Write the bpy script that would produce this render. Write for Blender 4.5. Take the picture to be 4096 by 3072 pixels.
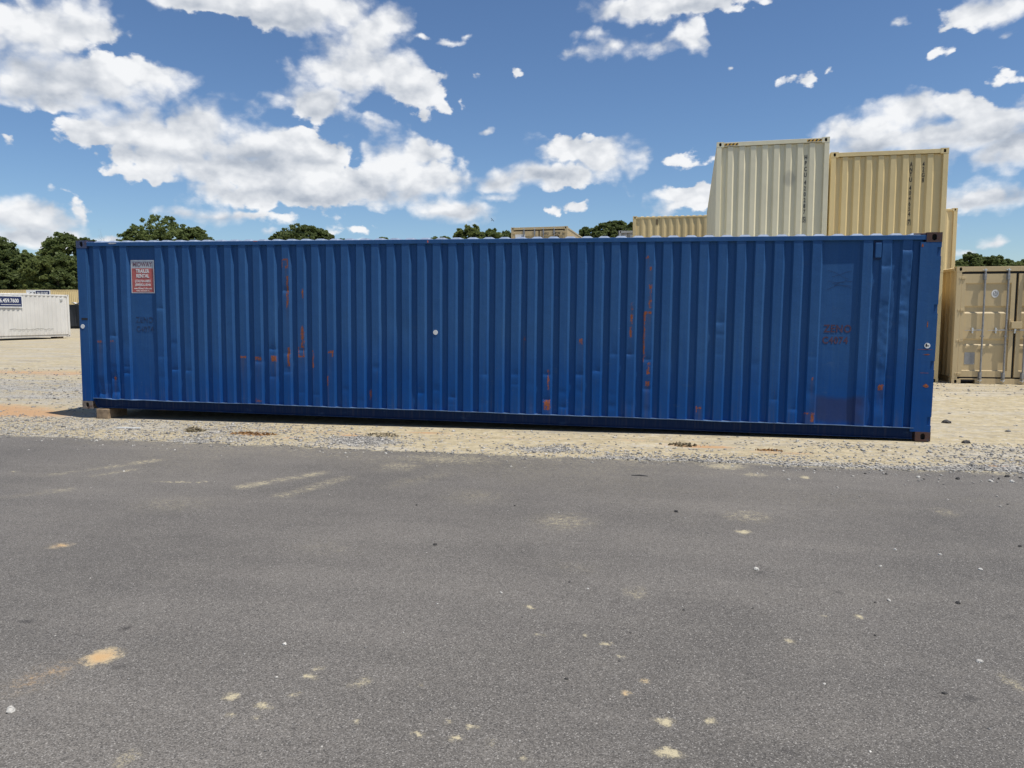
import bpy, math, random
import numpy as np
from mathutils import Matrix, Vector
for o in list(bpy.data.objects): bpy.data.objects.remove(o)
scene = bpy.context.scene
COL = scene.collection
R = math.radians

# ------------------------------------------------------------------ camera
def make_camera():
    pitch, roll, yaw = 0.0897484, -0.001246, 0.1977026
    c, s = math.cos(yaw), math.sin(yaw)
    fwd = Vector((-s*math.cos(pitch), c*math.cos(pitch), -math.sin(pitch)))
    right = Vector((c, s, 0)); up = right.cross(fwd)
    r2 = right*math.cos(roll)+up*math.sin(roll); u2 = -right*math.sin(roll)+up*math.cos(roll)
    cam = bpy.data.cameras.new('camera'); cam.sensor_width = 36.0; cam.lens = 3076/4096*36.0
    cam.clip_end = 5000; cam.clip_start = 0.05
    o = bpy.data.objects.new('camera', cam); COL.objects.link(o)
    m = Matrix((r2, u2, -fwd)).transposed().to_4x4(); m.translation = (-3.26737, -10.3849, 1.592)
    o.matrix_world = m
    scene.camera = o
make_camera()

# ------------------------------------------------------------------ exposure
scene.view_settings.view_transform = 'Standard'; scene.view_settings.look = 'None'
scene.view_settings.exposure = 0.0; scene.view_settings.gamma = 1.0
scene.view_settings.use_curve_mapping = False

SUN_DIR = Vector((0.40, -0.145, 1.0)).normalized()
SUN_STRENGTH = 5.0
SKY_STRENGTH = 0.07
CLOUD_RADIANCE = 14.0      # before SKY_STRENGTH

# ------------------------------------------------------------------ measured data (degrees for the sky, metres elsewhere)
DENTS=[(1.406, 1.564), (1.38, 0.833), (0.788, 0.667), (0.784, 0.566), (0.585, 1.136), (1.612, 0.644), (1.839, 0.631), (0.33, 0.235), (0.614, 0.263), (0.557, 0.479), (3.449, 1.839), (3.242, 0.983), (3.001, 0.793), (3.472, 0.922), (3.467, 0.649), (3.698, 0.974), (3.234, 0.577), (8.001, 0.781), (8.221, 1.012), (8.431, 1.016), (8.657, 0.948), (8.681, 0.552), (9.58, 1.452), (7.754, 0.723), (11.568, 2.179), (11.808, 1.629), (11.814, 2.381), (7.311, 0.712), (7.316, 0.367), (6.463, 0.69), (5.487, 0.401), (6.871, 0.7), (5.987, 0.359), (10.333, 0.464), (10.57, 0.342), (7.563, 0.271)]
RUST=[(3.404, 2.167, 3.418, 2.3), (3.406, 2.286, 3.501, 2.3), (3.487, 2.167, 3.504, 2.286), (3.455, 2.16, 3.499, 2.199), (3.476, 1.821, 3.504, 2.052), (3.472, 1.589, 3.504, 1.821), (3.718, 1.725, 3.736, 1.873), (3.699, 1.043, 3.743, 1.342), (3.652, 1.02, 3.742, 1.037), (3.649, 0.878, 3.74, 0.898), (3.724, 0.883, 3.746, 1.037), (3.649, 0.881, 3.664, 1.035), (3.469, 0.734, 3.513, 1.021), (2.714, 0.847, 2.813, 0.875), (2.953, 0.818, 3.047, 0.869), (3.203, 0.805, 3.292, 0.892), (4.108, 0.949, 4.194, 0.98), (4.17, 0.896, 4.194, 0.987), (3.867, 0.729, 3.887, 0.981), (4.094, 0.468, 4.108, 0.611), (2.952, 0.204, 2.965, 0.264), (2.952, 0.207, 3.041, 0.225), (8.616, 2.282, 8.657, 2.321), (8.675, 2.131, 8.703, 2.177), (8.672, 1.632, 8.706, 1.948), (8.438, 1.421, 8.468, 1.547), (8.429, 1.244, 8.458, 1.388), (8.446, 1.613, 8.467, 1.71), (8.622, 0.91, 8.621, 1.582), (8.618, 1.562, 8.712, 1.593), (8.672, 0.757, 8.717, 0.912), (8.656, 0.595, 8.707, 0.657), (7.757, 1.138, 7.803, 1.22), (9.311, 0.318, 9.384, 0.337), (9.319, 0.265, 9.329, 0.349), (10.755, 0.73, 10.777, 0.776), (11.559, 0.625, 11.623, 0.697), (12.026, 1.38, 12.037, 1.495), (11.97, 1.13, 12.182, 1.15), (12.065, 1.072, 12.142, 1.093), (12.101, 0.685, 12.17, 0.743), (10.76, 0.186, 10.803, 0.317), (10.679, 0.29, 10.755, 0.309), (7.331, 0.506, 7.348, 0.782), (7.28, 0.227, 7.368, 0.369), (0.516, 1.046, 0.587, 1.07), (0.295, 1.034, 0.385, 1.067), (0.547, 0.46, 0.589, 0.507), (4.741, 0.284, 4.757, 0.429), (0.034, 0.563, 0.111, 0.682), (6.995, 1.179, 7.001, 1.238)]
RIBS=[0.287, 0.517, 0.747, 1.343, 1.571, 1.801, 2.03, 2.26, 2.491, 2.719, 2.949, 3.179, 3.41, 3.643, 3.871, 4.097, 4.326, 4.555, 4.786, 5.013, 5.237, 5.465, 5.691, 5.916, 6.14, 6.366, 6.59, 6.815, 7.038, 7.263, 7.487, 7.715, 7.942, 8.168, 8.393, 8.618, 8.844, 9.079, 9.309, 9.543, 9.774, 10.004, 10.239, 10.47, 10.699, 11.297, 11.52, 11.756]
SAND=[(-5.81, -7.381, 0.072, 0.078, 1.1), (-5.02, -7.601, 0.033, 0.025, 0.9), (-4.774, -7.381, 0.02, 0.024, 0.9), (-4.751, -7.543, 0.021, 0.02, 0.6), (-4.84, -7.659, 0.043, 0.025, 0.6), (-4.934, -7.733, 0.022, 0.02, 0.5), (-4.837, -7.741, 0.03, 0.02, 0.5), (-4.773, -7.297, 0.028, 0.03, 0.35), (-5.139, -8.092, 0.043, 0.049, 0.45), (-3.262, -7.465, 0.035, 0.028, 0.9), (-3.073, -7.437, 0.024, 0.023, 0.8), (-3.234, -7.679, 0.042, 0.036, 0.95), (-2.248, -6.198, 0.022, 0.026, 0.8), (-2.433, -6.221, 0.02, 0.022, 0.5), (-2.69, -4.674, 0.047, 0.054, 0.9), (-2.66, -6.587, 0.034, 0.049, 0.35), (-1.778, -6.861, 0.043, 0.109, 0.3), (-2.616, -4.2, 0.236, 0.244, 0.3), (-1.054, -3.778, 0.12, 0.182, 0.3), (-7.337, -5.924, 0.078, 0.067, 0.7), (-5.935, -7.613, 0.132, 0.23, 0.25), (-4.015, -4.623, 0.288, 0.301, 0.3), (-4.885, -3.964, 0.438, 0.392, 0.2), (-2.643, -2.177, 0.235, 0.196, 0.6), (-5.58, -2.321, 0.826, 0.384, 0.35), (-2.384, -2.573, 0.148, 0.126, 0.45), (-5.98, -2.824, 0.315, 0.349, 0.3), (-7.301, -4.707, 0.527, 0.395, 0.2), (-5.52, -5.625, 0.425, 0.304, 0.15), (-3.803, -5.708, 0.282, 0.198, 0.15), (-1.918, -2.612, 0.039, 0.074, 0.8), (-4.541, -7.387, 0.043, 0.058, 0.4), (-4.293, -7.349, 0.011, 0.018, 0.8), (-4.44, -7.687, 0.02, 0.018, 0.95), (-4.167, -7.729, 0.028, 0.019, 0.95), (-4.072, -7.625, 0.014, 0.018, 0.8), (-4.021, -7.73, 0.019, 0.018, 0.95), (-3.978, -7.656, 0.011, 0.018, 0.8), (-3.877, -7.713, 0.028, 0.024, 0.5), (-3.981, -6.403, 0.027, 0.021, 0.7), (-3.841, -6.755, 0.019, 0.018, 0.7), (-3.894, -6.766, 0.012, 0.018, 0.6), (-3.619, -6.729, 0.015, 0.024, 0.45), (-3.523, -6.783, 0.019, 0.018, 0.95), (-3.447, -6.927, 0.014, 0.018, 0.85), (-3.525, -7.008, 0.011, 0.018, 0.6), (-3.341, -7.124, 0.015, 0.018, 0.95), (-3.403, -7.26, 0.017, 0.018, 1.0), (-3.739, -7.805, 0.013, 0.018, 0.7), (-3.411, -6.058, 0.086, 0.123, 0.3)]
STREAKS=[(-9.294, -3.986, -8.639, -2.943, 0.1, 0.45), (-8.82, -3.906, -8.575, -3.46, 0.08, 0.4), (-7.109, -4.061, -6.605, -3.232, 0.12, 0.65), (-6.57, -4.33, -6.29, -3.403, 0.12, 0.45), (-8.049, -3.986, -7.673, -3.946, 0.025, 0.8), (-7.588, -3.951, -7.551, -3.867, 0.03, 0.9), (-9.792, -3.85, -9.699, -3.82, 0.04, 0.8), (-8.915, -3.171, -8.707, -2.956, 0.05, 0.6), (-8.902, -4.84, -8.55, -4.383, 0.15, 0.3), (-5.852, -3.858, -4.769, -2.164, 0.25, 0.25)]
DARKS=[(-6.492, -7.098, 0.036, 0.031, 0.8), (-5.931, -7.087, 0.019, 0.021, 1.0), (-5.664, -7.463, 0.023, 0.022, 0.6), (-1.997, -7.037, 0.026, 0.022, 0.8), (-2.829, -7.586, 0.025, 0.02, 0.7), (-5.301, -8.076, 0.011, 0.018, 0.6), (-2.273, -5.846, 0.028, 0.026, 0.6), (-2.679, -5.582, 0.031, 0.019, 0.6), (-3.115, -6.028, 0.017, 0.018, 0.7), (-1.462, -6.054, 0.018, 0.024, 0.5), (-2.332, -6.754, 0.018, 0.018, 0.5), (-4.651, -7.791, 0.013, 0.018, 0.5)]
PALE_STONES=[(-5.045, -7.095, 0.012), (-5.819, -7.886, 0.019), (-2.694, -5.519, 0.017), (-1.73, -4.916, 0.011), (-1.474, -4.981, 0.012), (-1.921, -5.309, 0.011), (-2.034, -5.924, 0.012), (-1.331, -5.256, 0.013), (-1.841, -6.655, 0.015), (-2.578, -7.017, 0.009), (-2.519, -7.528, 0.007), (-0.846, -2.404, 0.021), (-10.28, -2.02, 0.025), (-4.914, -7.414, 0.007), (-4.581, -1.851, 0.016), (-4.748, -2.19, 0.011), (-4.483, -7.881, 0.005), (-8.905, -2.408, 0.013), (-8.642, -3.614, 0.011), (-4.088, -4.387, 0.008), (-3.234, -7.387, 0.006), (-4.83, -2.628, 0.013), (-0.231, -2.466, 0.022), (-0.044, -2.452, 0.025), (-4.166, -6.219, 0.009), (-3.47, -7.324, 0.004), (-3.687, -6.06, 0.007)]
DARK_STONES=[(-2.104, -7.009, 0.011), (-1.676, -5.894, 0.015), (-3.165, -4.183, 0.017), (-3.151, -6.283, 0.009), (-2.785, -6.186, 0.008), (-0.875, -4.675, 0.014), (-0.496, -2.405, 0.024), (0.011, -2.203, 0.025), (-4.805, -5.41, 0.014), (-3.653, -2.037, 0.017), (-3.567, -1.962, 0.014), (-1.108, -2.301, 0.017), (-0.111, -2.33, 0.017), (-4.476, -4.242, 0.009), (-5.284, -4.374, 0.01), (-2.685, -1.979, 0.015), (-1.76, -2.216, 0.014), (-1.305, -2.303, 0.014), (-0.454, -3.406, 0.01), (-2.117, -5.97, 0.008), (-2.233, -6.438, 0.008), (-5.394, -6.728, 0.006), (-0.822, -2.48, 0.014), (0.114, -2.241, 0.017), (-3.669, -7.184, 0.009), (-3.454, -6.965, 0.007), (-3.419, -6.641, 0.007), (-3.806, -5.965, 0.009)]
CLOUDS=[(-42.56, 17.07, 4.84, 1.87), (-39.54, 17.81, 2.37, 1.53), (-39.68, 14.78, 5.43, 1.59), (-35.94, 15.25, 2.54, 1.23), (-41.25, 13.91, 3.38, 1.46), (-42.73, 13.84, 1.99, 1.31), (-39.06, 11.45, 2.7, 1.25), (-36.64, 11.68, 3.68, 1.7), (-32.65, 12.46, 2.07, 1.73), (-33.85, 11.34, 5.98, 2.03), (-29.68, 12.68, 1.53, 1.53), (-29.11, 11.38, 4.06, 1.79), (-26.62, 12.12, 2.53, 1.06), (-31.56, 10.02, 8.73, 1.65), (-24.75, 11.3, 1.93, 1.23), (-26.06, 9.38, 4.51, 1.86), (-22.21, 9.2, 3.63, 1.89), (-26.34, 10.92, 2.22, 1.68), (-20.22, 10.53, 2.32, 1.57), (-18.06, 11.37, 2.07, 1.56), (-18.24, 9.78, 4.03, 1.9), (-15.56, 9.66, 1.69, 1.44), (-29.2, 8.31, 5.68, 1.08), (-24.82, 8.17, 5.23, 0.89), (-32.85, 6.91, 3.3, 0.67), (-29.25, 6.91, 4.72, 0.63), (-43.12, 6.05, 2.78, 1.26), (-40.46, 6.5, 1.18, 1.21), (-41.04, 7.75, 1.16, 0.37), (-42.44, 4.82, 3.62, 0.86), (-38.01, 4.87, 4.22, 0.54), (-28.83, 20.24, 7.49, 1.2), (-26.41, 19.65, 3.78, 1.09), (-32.37, 19.97, 3.24, 0.79), (-23.27, 20.16, 1.92, 1.09), (-20.39, 19.64, 1.95, 1.25), (-21.37, 19.02, 2.93, 1.26), (-21.73, 17.43, 3.26, 1.71), (-23.35, 16.33, 3.23, 1.3), (-19.79, 16.65, 2.63, 1.6), (-18.16, 15.81, 2.99, 1.33), (-16.18, 15.11, 1.67, 1.05), (-17.69, 14.17, 1.16, 0.76), (-24.99, 14.47, 3.04, 1.24), (-20.83, 13.46, 1.38, 0.73), (-27.78, 14.87, 0.87, 0.26), (-17.95, 19.17, 0.59, 0.28), (-16.15, 18.86, 0.99, 0.29), (-14.82, 19.34, 0.6, 0.23), (-14.17, 16.64, 1.13, 0.47), (-11.1, 16.45, 0.53, 0.59), (-2.61, 20.75, 3.21, 0.82), (1.55, 20.48, 4.93, 0.87), (4.66, 20.35, 2.42, 0.75), (-6.51, 18.15, 1.72, 0.63), (-3.88, 18.41, 2.28, 0.69), (-0.79, 18.41, 2.55, 0.74), (1.59, 18.82, 1.73, 0.97), (-5.53, 19.19, 1.48, 0.43), (8.86, 15.47, 2.26, 0.73), (10.45, 15.65, 0.86, 0.5), (3.9, 16.38, 0.5, 0.43), (0.79, 11.02, 2.4, 0.74), (-7.14, 11.87, 2.5, 1.31), (-4.79, 11.04, 2.98, 1.57), (-8.13, 9.82, 4.36, 0.96), (-11.85, 9.52, 1.76, 0.84), (-3.12, 10.52, 1.48, 1.41), (-7.11, 7.96, 2.09, 0.52), (-8.63, 7.55, 1.35, 0.39), (-15.75, 7.55, 2.88, 0.98), (-17.27, 7.37, 1.52, 0.65), (1.48, 8.32, 2.3, 1.33), (0.85, 7.54, 1.93, 0.58), (20.54, 13.84, 1.66, 1.3), (18.38, 12.94, 2.23, 1.08), (15.27, 12.76, 2.88, 1.25), (12.85, 12.02, 3.0, 0.91), (19.68, 11.57, 2.87, 1.88), (16.93, 11.05, 3.53, 1.39), (20.97, 10.07, 2.12, 1.35), (13.71, 11.08, 3.49, 0.92), (19.64, 7.3, 2.9, 0.79), (18.86, 7.93, 1.25, 0.56), (18.45, 5.82, 0.64, 0.29), (20.75, 4.55, 1.09, 0.34), (19.37, 17.97, 2.62, 0.8), (17.4, 17.67, 1.51, 0.64), (14.51, 18.24, 1.01, 0.42), (17.21, 16.2, 1.22, 0.68), (20.65, 16.5, 0.71, 0.35), (-44.11, 10.31, 0.77, 0.7), (-23.41, 5.96, 2.79, 0.58), (-28.35, 5.83, 1.09, 0.38), (-12.36, 8.38, 1.36, 0.33), (-13.19, 13.22, 0.67, 0.25), (-24.88, 5.28, 4.58, 0.45), (18.78, 4.07, 0.76, 0.29)]
GREYS=[(-40.03, 12.99, 5.41, 1.03), (-42.65, 15.28, 2.75, 0.77), (-33.93, 9.12, 5.07, 0.66), (-29.14, 10.62, 3.74, 0.55), (-30.41, 8.72, 3.7, 0.55), (-26.73, 7.79, 5.81, 0.5), (-19.92, 8.46, 3.67, 0.64), (-31.68, 6.66, 3.66, 0.25), (-29.47, 19.23, 5.24, 0.6), (-26.44, 18.82, 2.82, 0.5), (-21.45, 15.09, 3.94, 0.83), (-24.05, 13.62, 2.26, 0.48), (-18.19, 14.0, 1.66, 0.43), (-6.79, 9.64, 4.34, 0.64), (-5.11, 9.29, 2.33, 0.48), (0.86, 6.9, 1.93, 0.39), (19.24, 10.53, 2.9, 0.88), (15.37, 10.36, 4.14, 0.63), (20.28, 9.33, 2.15, 0.55), (-43.16, 5.21, 2.52, 0.45), (-16.26, 7.05, 2.37, 0.33), (-0.02, 19.9, 3.78, 0.33), (19.16, 6.92, 2.21, 0.28), (-36.7, 10.1, 3.39, 0.46)]
TREES=[(-113.7, 98.6, 15.49, 10.4), (-109.2, 101.5, 12.54, 5.07), (-109.2, 97.4, 9.74, 6.55), (-102.3, 97.8, 11.51, 6.1), (-101.5, 101.0, 12.16, 5.41), (-100.5, 103.3, 11.69, 5.49), (-102.7, 96.7, 8.4, 4.43), (-99.5, 98.3, 9.07, 4.88), (-118.2, 120.2, 17.88, 7.31), (-113.5, 121.1, 16.76, 4.39), (-109.5, 121.9, 18.37, 4.39), (-97.3, 114.2, 17.7, 6.83), (-94.3, 116.8, 20.33, 13.39), (-90.6, 121.6, 18.39, 5.22), (-84.8, 116.7, 15.88, 4.1), (-67.8, 120.0, 18.39, 9.1), (-72.8, 121.1, 17.01, 4.15), (-65.1, 121.6, 17.36, 3.67), (-57.5, 132.4, 16.81, 2.93), (-69.4, 140.2, 17.3, 2.08), (-50.5, 144.0, 17.77, 3.12), (-48.2, 144.5, 17.92, 3.12), (-33.3, 106.5, 15.79, 5.07), (-31.9, 115.0, 15.91, 3.75), (-30.9, 122.3, 16.25, 3.07), (-16.4, 120.1, 16.26, 3.38), (-13.9, 120.6, 16.98, 3.8), (-11.8, 124.1, 17.76, 3.89), (-8.9, 121.6, 17.19, 3.38), (52.4, 154.4, 12.27, 3.41), (54.5, 154.8, 13.73, 3.9), (59.1, 161.8, 13.21, 3.04), (58.8, 155.6, 13.15, 3.9), (63.4, 161.7, 12.63, 3.02), (63.4, 156.6, 11.88, 2.93), (65.8, 157.0, 12.52, 3.41)]

# ------------------------------------------------------------------ node helpers
class NT:
    def __init__(self, tree):
        self.t = tree; self.n = tree.nodes; self.l = tree.links
    def node(self, kind, **kw):
        nd = self.n.new(kind)
        for k, v in kw.items(): setattr(nd, k, v)
        return nd
    def put(self, sock, v):
        if v is None: return
        if isinstance(v, bpy.types.NodeSocket): self.l.new(v, sock)
        else:
            if hasattr(sock.default_value, '__len__'):
                if isinstance(v, (int, float)): v = (v,)*len(sock.default_value)
                elif len(v) == 3 and len(sock.default_value) == 4: v = tuple(v)+(1,)
            sock.default_value = v
    def math(self, op, a, b=None, c=None, clamp=False):
        nd = self.node('ShaderNodeMath', operation=op); nd.use_clamp = clamp
        self.put(nd.inputs[0], a); self.put(nd.inputs[1], b); self.put(nd.inputs[2], c)
        return nd.outputs[0]
    def vmath(self, op, a, b=None, c=None):
        nd = self.node('ShaderNodeVectorMath', operation=op)
        self.put(nd.inputs[0], a)
        if b is not None:
            self.put(nd.inputs['Scale' if op == 'SCALE' else 1], b)
        if c is not None: self.put(nd.inputs[2], c)
        return nd.outputs['Value' if op in ('LENGTH', 'DOT_PRODUCT', 'DISTANCE') else 'Vector']
    def sep(self, v):
        nd = self.node('ShaderNodeSeparateXYZ'); self.put(nd.inputs[0], v); return nd.outputs
    def comb(self, x, y, z):
        nd = self.node('ShaderNodeCombineXYZ')
        for i, q in enumerate((x, y, z)): self.put(nd.inputs[i], q)
        return nd.outputs[0]
    def noise(self, vec, scale, detail=4, rough=0.55, dist=0.0, out='Fac', dim='3D'):
        nd = self.node('ShaderNodeTexNoise', noise_dimensions=dim)
        self.put(nd.inputs['Vector'], vec); nd.inputs['Scale'].default_value = scale
        nd.inputs['Detail'].default_value = detail; nd.inputs['Roughness'].default_value = rough
        nd.inputs['Distortion'].default_value = dist
        return nd.outputs[out]
    def voronoi(self, vec, scale, feature='F1', out='Distance', detail=0, dim='3D', smooth=None):
        nd = self.node('ShaderNodeTexVoronoi', feature=feature, voronoi_dimensions=dim)
        self.put(nd.inputs['Vector'], vec); nd.inputs['Scale'].default_value = scale
        if 'Detail' in nd.inputs: nd.inputs['Detail'].default_value = detail
        if smooth is not None: nd.inputs['Smoothness'].default_value = smooth
        return nd.outputs[out]
    def ramp(self, v, lo, hi, a=0.0, b=1.0, smooth=True):
        nd = self.node('ShaderNodeMapRange', interpolation_type='SMOOTHSTEP' if smooth else 'LINEAR')
        nd.clamp = True
        self.put(nd.inputs['Value'], v); self.put(nd.inputs['From Min'], lo); self.put(nd.inputs['From Max'], hi)
        self.put(nd.inputs['To Min'], a); self.put(nd.inputs['To Max'], b)
        return nd.outputs['Result']
    def mix(self, f, a, b, blend='MIX'):
        nd = self.node('ShaderNodeMix', data_type='RGBA', blend_type=blend)
        nd.clamp_factor = True
        self.put(nd.inputs[0], f); self.put(nd.inputs[6], a); self.put(nd.inputs[7], b)
        return nd.outputs[2]
    def attr(self, name):
        nd = self.node('ShaderNodeAttribute', attribute_name=name); return nd.outputs['Fac']
    def coord(self, which='Object'):
        return self.node('ShaderNodeTexCoord').outputs[which]
    def bump(self, h, strength=0.3, dist=0.01):
        nd = self.node('ShaderNodeBump'); self.put(nd.inputs['Height'], h)
        nd.inputs['Strength'].default_value = strength; nd.inputs['Distance'].default_value = dist
        return nd.outputs[0]

def material(name):
    m = bpy.data.materials.new(name); m.use_nodes = True
    nt = NT(m.node_tree); b = m.node_tree.nodes['Principled BSDF']
    return m, nt, b

# ------------------------------------------------------------------ world: Nishita sky and a field of cumulus in sky directions
def make_world():
    w = bpy.data.worlds.new('World'); scene.world = w; w.use_nodes = True
    nt = NT(w.node_tree); nt.n.clear()
    sky = nt.node('ShaderNodeTexSky', sky_type='NISHITA'); sky.sun_disc = False
    sky.sun_elevation = math.asin(SUN_DIR.z); sky.sun_rotation = math.atan2(SUN_DIR.x, SUN_DIR.y)
    sky.air_density = 1.0; sky.dust_density = 0.2; sky.ozone_density = 6.0
    d = nt.vmath('NORMALIZE', nt.coord('Generated'))
    x, y, z = nt.sep(d)
    deg = 180/math.pi
    az = nt.math('MULTIPLY', nt.math('ARCTAN2', x, y), deg)
    el = nt.math('MULTIPLY', nt.math('ARCSINE', z), deg)
    p0 = nt.comb(az, el, 0.0)
    def field(g, lst, pp, k):
        acc = None
        for (a, e, ra, re) in lst:
            ra, re = ra*0.99, re*0.99
            dd = g.vmath('LENGTH', g.vmath('MULTIPLY_ADD', pp, (1/ra, 1/re, 0), (-a/ra, -e/re, 0)))
            if min(ra, re*2.2) < 1.7: dd = g.math('MULTIPLY_ADD', dd, 0.50, 0.66)      # thin small wisps stay soft
            acc = dd if acc is None else g.math('SMOOTH_MIN', acc, dd, k)
        return acc
    gm_ = nt.node('ShaderNodeGamma'); nt.put(gm_.inputs[0], sky.outputs[0]); gm_.inputs[1].default_value = 1.12
    clear = nt.vmath('SCALE', gm_.outputs[0], 1.26)
    n3 = nt.vmath('MULTIPLY', p0, (0.20, 0.30, 0.0))
    wv = nt.vmath('SUBTRACT', nt.noise(n3, 1.0, 5, 0.55, 0.0, 'Color', '2D'), (0.5, 0.5, 0.5))
    p = nt.vmath('MULTIPLY_ADD', wv, (2.5, 1.8, 0.0), p0)
    puff = nt.voronoi(nt.vmath('MULTIPLY', p, (0.58, 0.74, 0.0)), 1.0, 'SMOOTH_F1', 'Distance', 1.6, '2D', 0.35)
    fine = nt.noise(n3, 4.2, 6, 0.60, 0.0, 'Fac', '2D')
    bil = nt.math('ADD', nt.math('MULTIPLY', nt.math('SUBTRACT', puff, 0.38), 0.55), nt.math('MULTIPLY', nt.math('SUBTRACT', fine, 0.5), 0.55))
    soft = nt.ramp(nt.noise(n3, 0.55, 1, 0.5, 0.0, 'Fac', '2D'), 0.36, 0.60, 0.10, 0.48)
    # relief: the billows compared with those a little further up, towards the sun
    n3s = nt.vmath('ADD', n3, (0.05, 0.26, 0.0))
    rel = nt.math('SUBTRACT', nt.noise(n3s, 1.5, 4, 0.5, 0.0, 'Fac', '2D'), nt.noise(n3, 1.5, 4, 0.5, 0.0, 'Fac', '2D'))
    t0 = nt.math('ADD', nt.math('SUBTRACT', 0.95, nt.math('MULTIPLY', nt.math('SUBTRACT', puff, 0.33), 0.50)), nt.math('MULTIPLY', rel, 1.6))
    hor = nt.ramp(el, -1.0, 0.5, 0.0, 0.97)
    def clouds(F, grey):
        F2 = nt.math('ADD', F, bil)
        alpha = nt.math('MULTIPLY', nt.ramp(F2, nt.math('ADD', 1.00, soft), nt.math('SUBTRACT', 1.00, soft), 0.0, 1.0), hor)
        thick = nt.ramp(F2, 1.1, 0.3, 0.0, 1.0)
        t = nt.math('SUBTRACT', t0, nt.math('MULTIPLY', grey, thick))
        t = nt.math('MINIMUM', nt.math('MAXIMUM', t, 0.0), 1.0)
        ccol = nt.vmath('SCALE', nt.mix(t, (0.44, 0.49, 0.57, 1), (0.96, 0.97, 0.985, 1)), CLOUD_RADIANCE)
        bg = nt.node('ShaderNodeBackground'); nt.put(bg.inputs[0], nt.mix(alpha, clear, ccol)); bg.inputs[1].default_value = SKY_STRENGTH
        return bg.outputs[0]
    def mixs(f, s0, s1):
        nd = nt.node('ShaderNodeMixShader'); nt.put(nd.inputs[0], f); nt.l.new(s0, nd.inputs[1]); nt.l.new(s1, nd.inputs[2]); return nd.outputs[0]
    # the measured clouds, looked up in cells of the sky so that each direction tests only its neighbours
    def near(lst, a0, a1, e0, e1, reach):
        return [c for c in lst if a0-c[2]*reach-2.2 < c[0] < a1+c[2]*reach+2.2 and e0-c[3]*reach-1.6 < c[1] < e1+c[3]*reach+1.6]
    def cell(a0, a1, e0, e1, depth):
        if depth == 0:
            cl, gr = near(CLOUDS, a0, a1, e0, e1, 2.0), near(GREYS, a0, a1, e0, e1, 2.1)
            if not cl: return clouds(3.0, 0.0)
            g = bpy.data.node_groups.new('cloud_cell', 'ShaderNodeTree'); gt = NT(g)
            g.interface.new_socket('p', in_out='INPUT', socket_type='NodeSocketVector')
            g.interface.new_socket('field', in_out='OUTPUT', socket_type='NodeSocketFloat'); g.interface.new_socket('grey', in_out='OUTPUT', socket_type='NodeSocketFloat')
            gi = gt.node('NodeGroupInput'); go = gt.node('NodeGroupOutput')
            gt.put(go.inputs[0], field(gt, cl, gi.outputs[0], 0.26))
            gt.put(go.inputs[1], gt.ramp(field(gt, gr, gi.outputs[0], 0.25), 1.9, 0.2, 0.0, 0.80) if gr else 0.0)
            gn = nt.node('ShaderNodeGroup'); gn.node_tree = g; nt.put(gn.inputs[0], p)
            return clouds(gn.outputs[0], gn.outputs[1])
        if depth == 1:
            m = 0.5*(e0+e1) if e1 < 90 else 11.0
            return mixs(nt.math('GREATER_THAN', el, m), cell(a0, a1, e0, m, 0), cell(a0, a1, m, e1, 0))
        m = 0.5*(a0+a1)
        return mixs(nt.math('GREATER_THAN', az, m), cell(a0, m, e0, e1, depth-1), cell(m, a1, e0, e1, depth-1))
    gen = nt.noise(nt.vmath('MULTIPLY', p, (0.055, 0.10, 0.0)), 1.0, 2, 0.5, 0.0, 'Fac', '2D')
    outside = clouds(nt.ramp(gen, 0.48, 0.75, 1.9, 0.4), 0.3)
    # cumulus goes on all round, thinned out of view to cut ambient light
    inside = nt.math('MULTIPLY', nt.ramp(nt.math('ABSOLUTE', nt.math('ADD', az, 11.3)), 35, 40, 1.0, 0.0), nt.ramp(el, 24, 30, 1.0, 0.0))
    bg = mixs(inside, outside, cell(-52.0, 29.0, -5, 27, 4))
    out = nt.node('ShaderNodeOutputWorld'); nt.l.new(bg, out.inputs[0])
    try:
        w.cycles.sampling_method = 'MANUAL'; w.cycles.sample_map_resolution = 128
    except Exception: pass
make_world()

sl = bpy.data.lights.new('sun', 'SUN'); sl.energy = SUN_STRENGTH; sl.angle = R(0.53); sl.color = (1.0, 0.955, 0.88)
so = bpy.data.objects.new('sun', sl); COL.objects.link(so)
so.rotation_euler = SUN_DIR.to_track_quat('Z', 'Y').to_euler(); so.location = (0, 0, 60)

# ------------------------------------------------------------------ object helpers
def tag(o, label=None, cat=None, group=None, kind=None):
    if label: o['label'] = label
    if cat: o['category'] = cat
    if group: o['group'] = group
    if kind: o['kind'] = kind
    return o
def empty(name, loc, rz=0.0, label=None, cat=None, group=None):
    o = bpy.data.objects.new(name, None); COL.objects.link(o)
    o.location = loc; o.rotation_euler = (0, 0, rz); o.empty_display_size = 0.2
    return tag(o, label, cat, group)
def link(name, me, parent=None, mat=None):
    o = bpy.data.objects.new(name, me); COL.objects.link(o)
    if parent is not None: o.parent = parent
    if mat is not None and not me.materials: me.materials.append(mat)
    return o
def np_mesh(name, V, F, smooth=False):
    """V (n,3) array, F (m,k) int array with k = 3 or 4"""
    me = bpy.data.meshes.new(name)
    V = np.asarray(V, dtype=np.float32); F = np.asarray(F, dtype=np.int32); k = F.shape[1]
    me.vertices.add(len(V)); me.vertices.foreach_set('co', V.ravel())
    me.loops.add(F.size); me.loops.foreach_set('vertex_index', F.ravel())
    me.polygons.add(len(F)); me.polygons.foreach_set('loop_start', np.arange(0, F.size, k, dtype=np.int32))
    me.polygons.foreach_set('loop_total', np.full(len(F), k, dtype=np.int32))
    me.update(calc_edges=True)
    if smooth: me.polygons.foreach_set('use_smooth', np.ones(len(F), dtype=bool))
    return me
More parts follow.
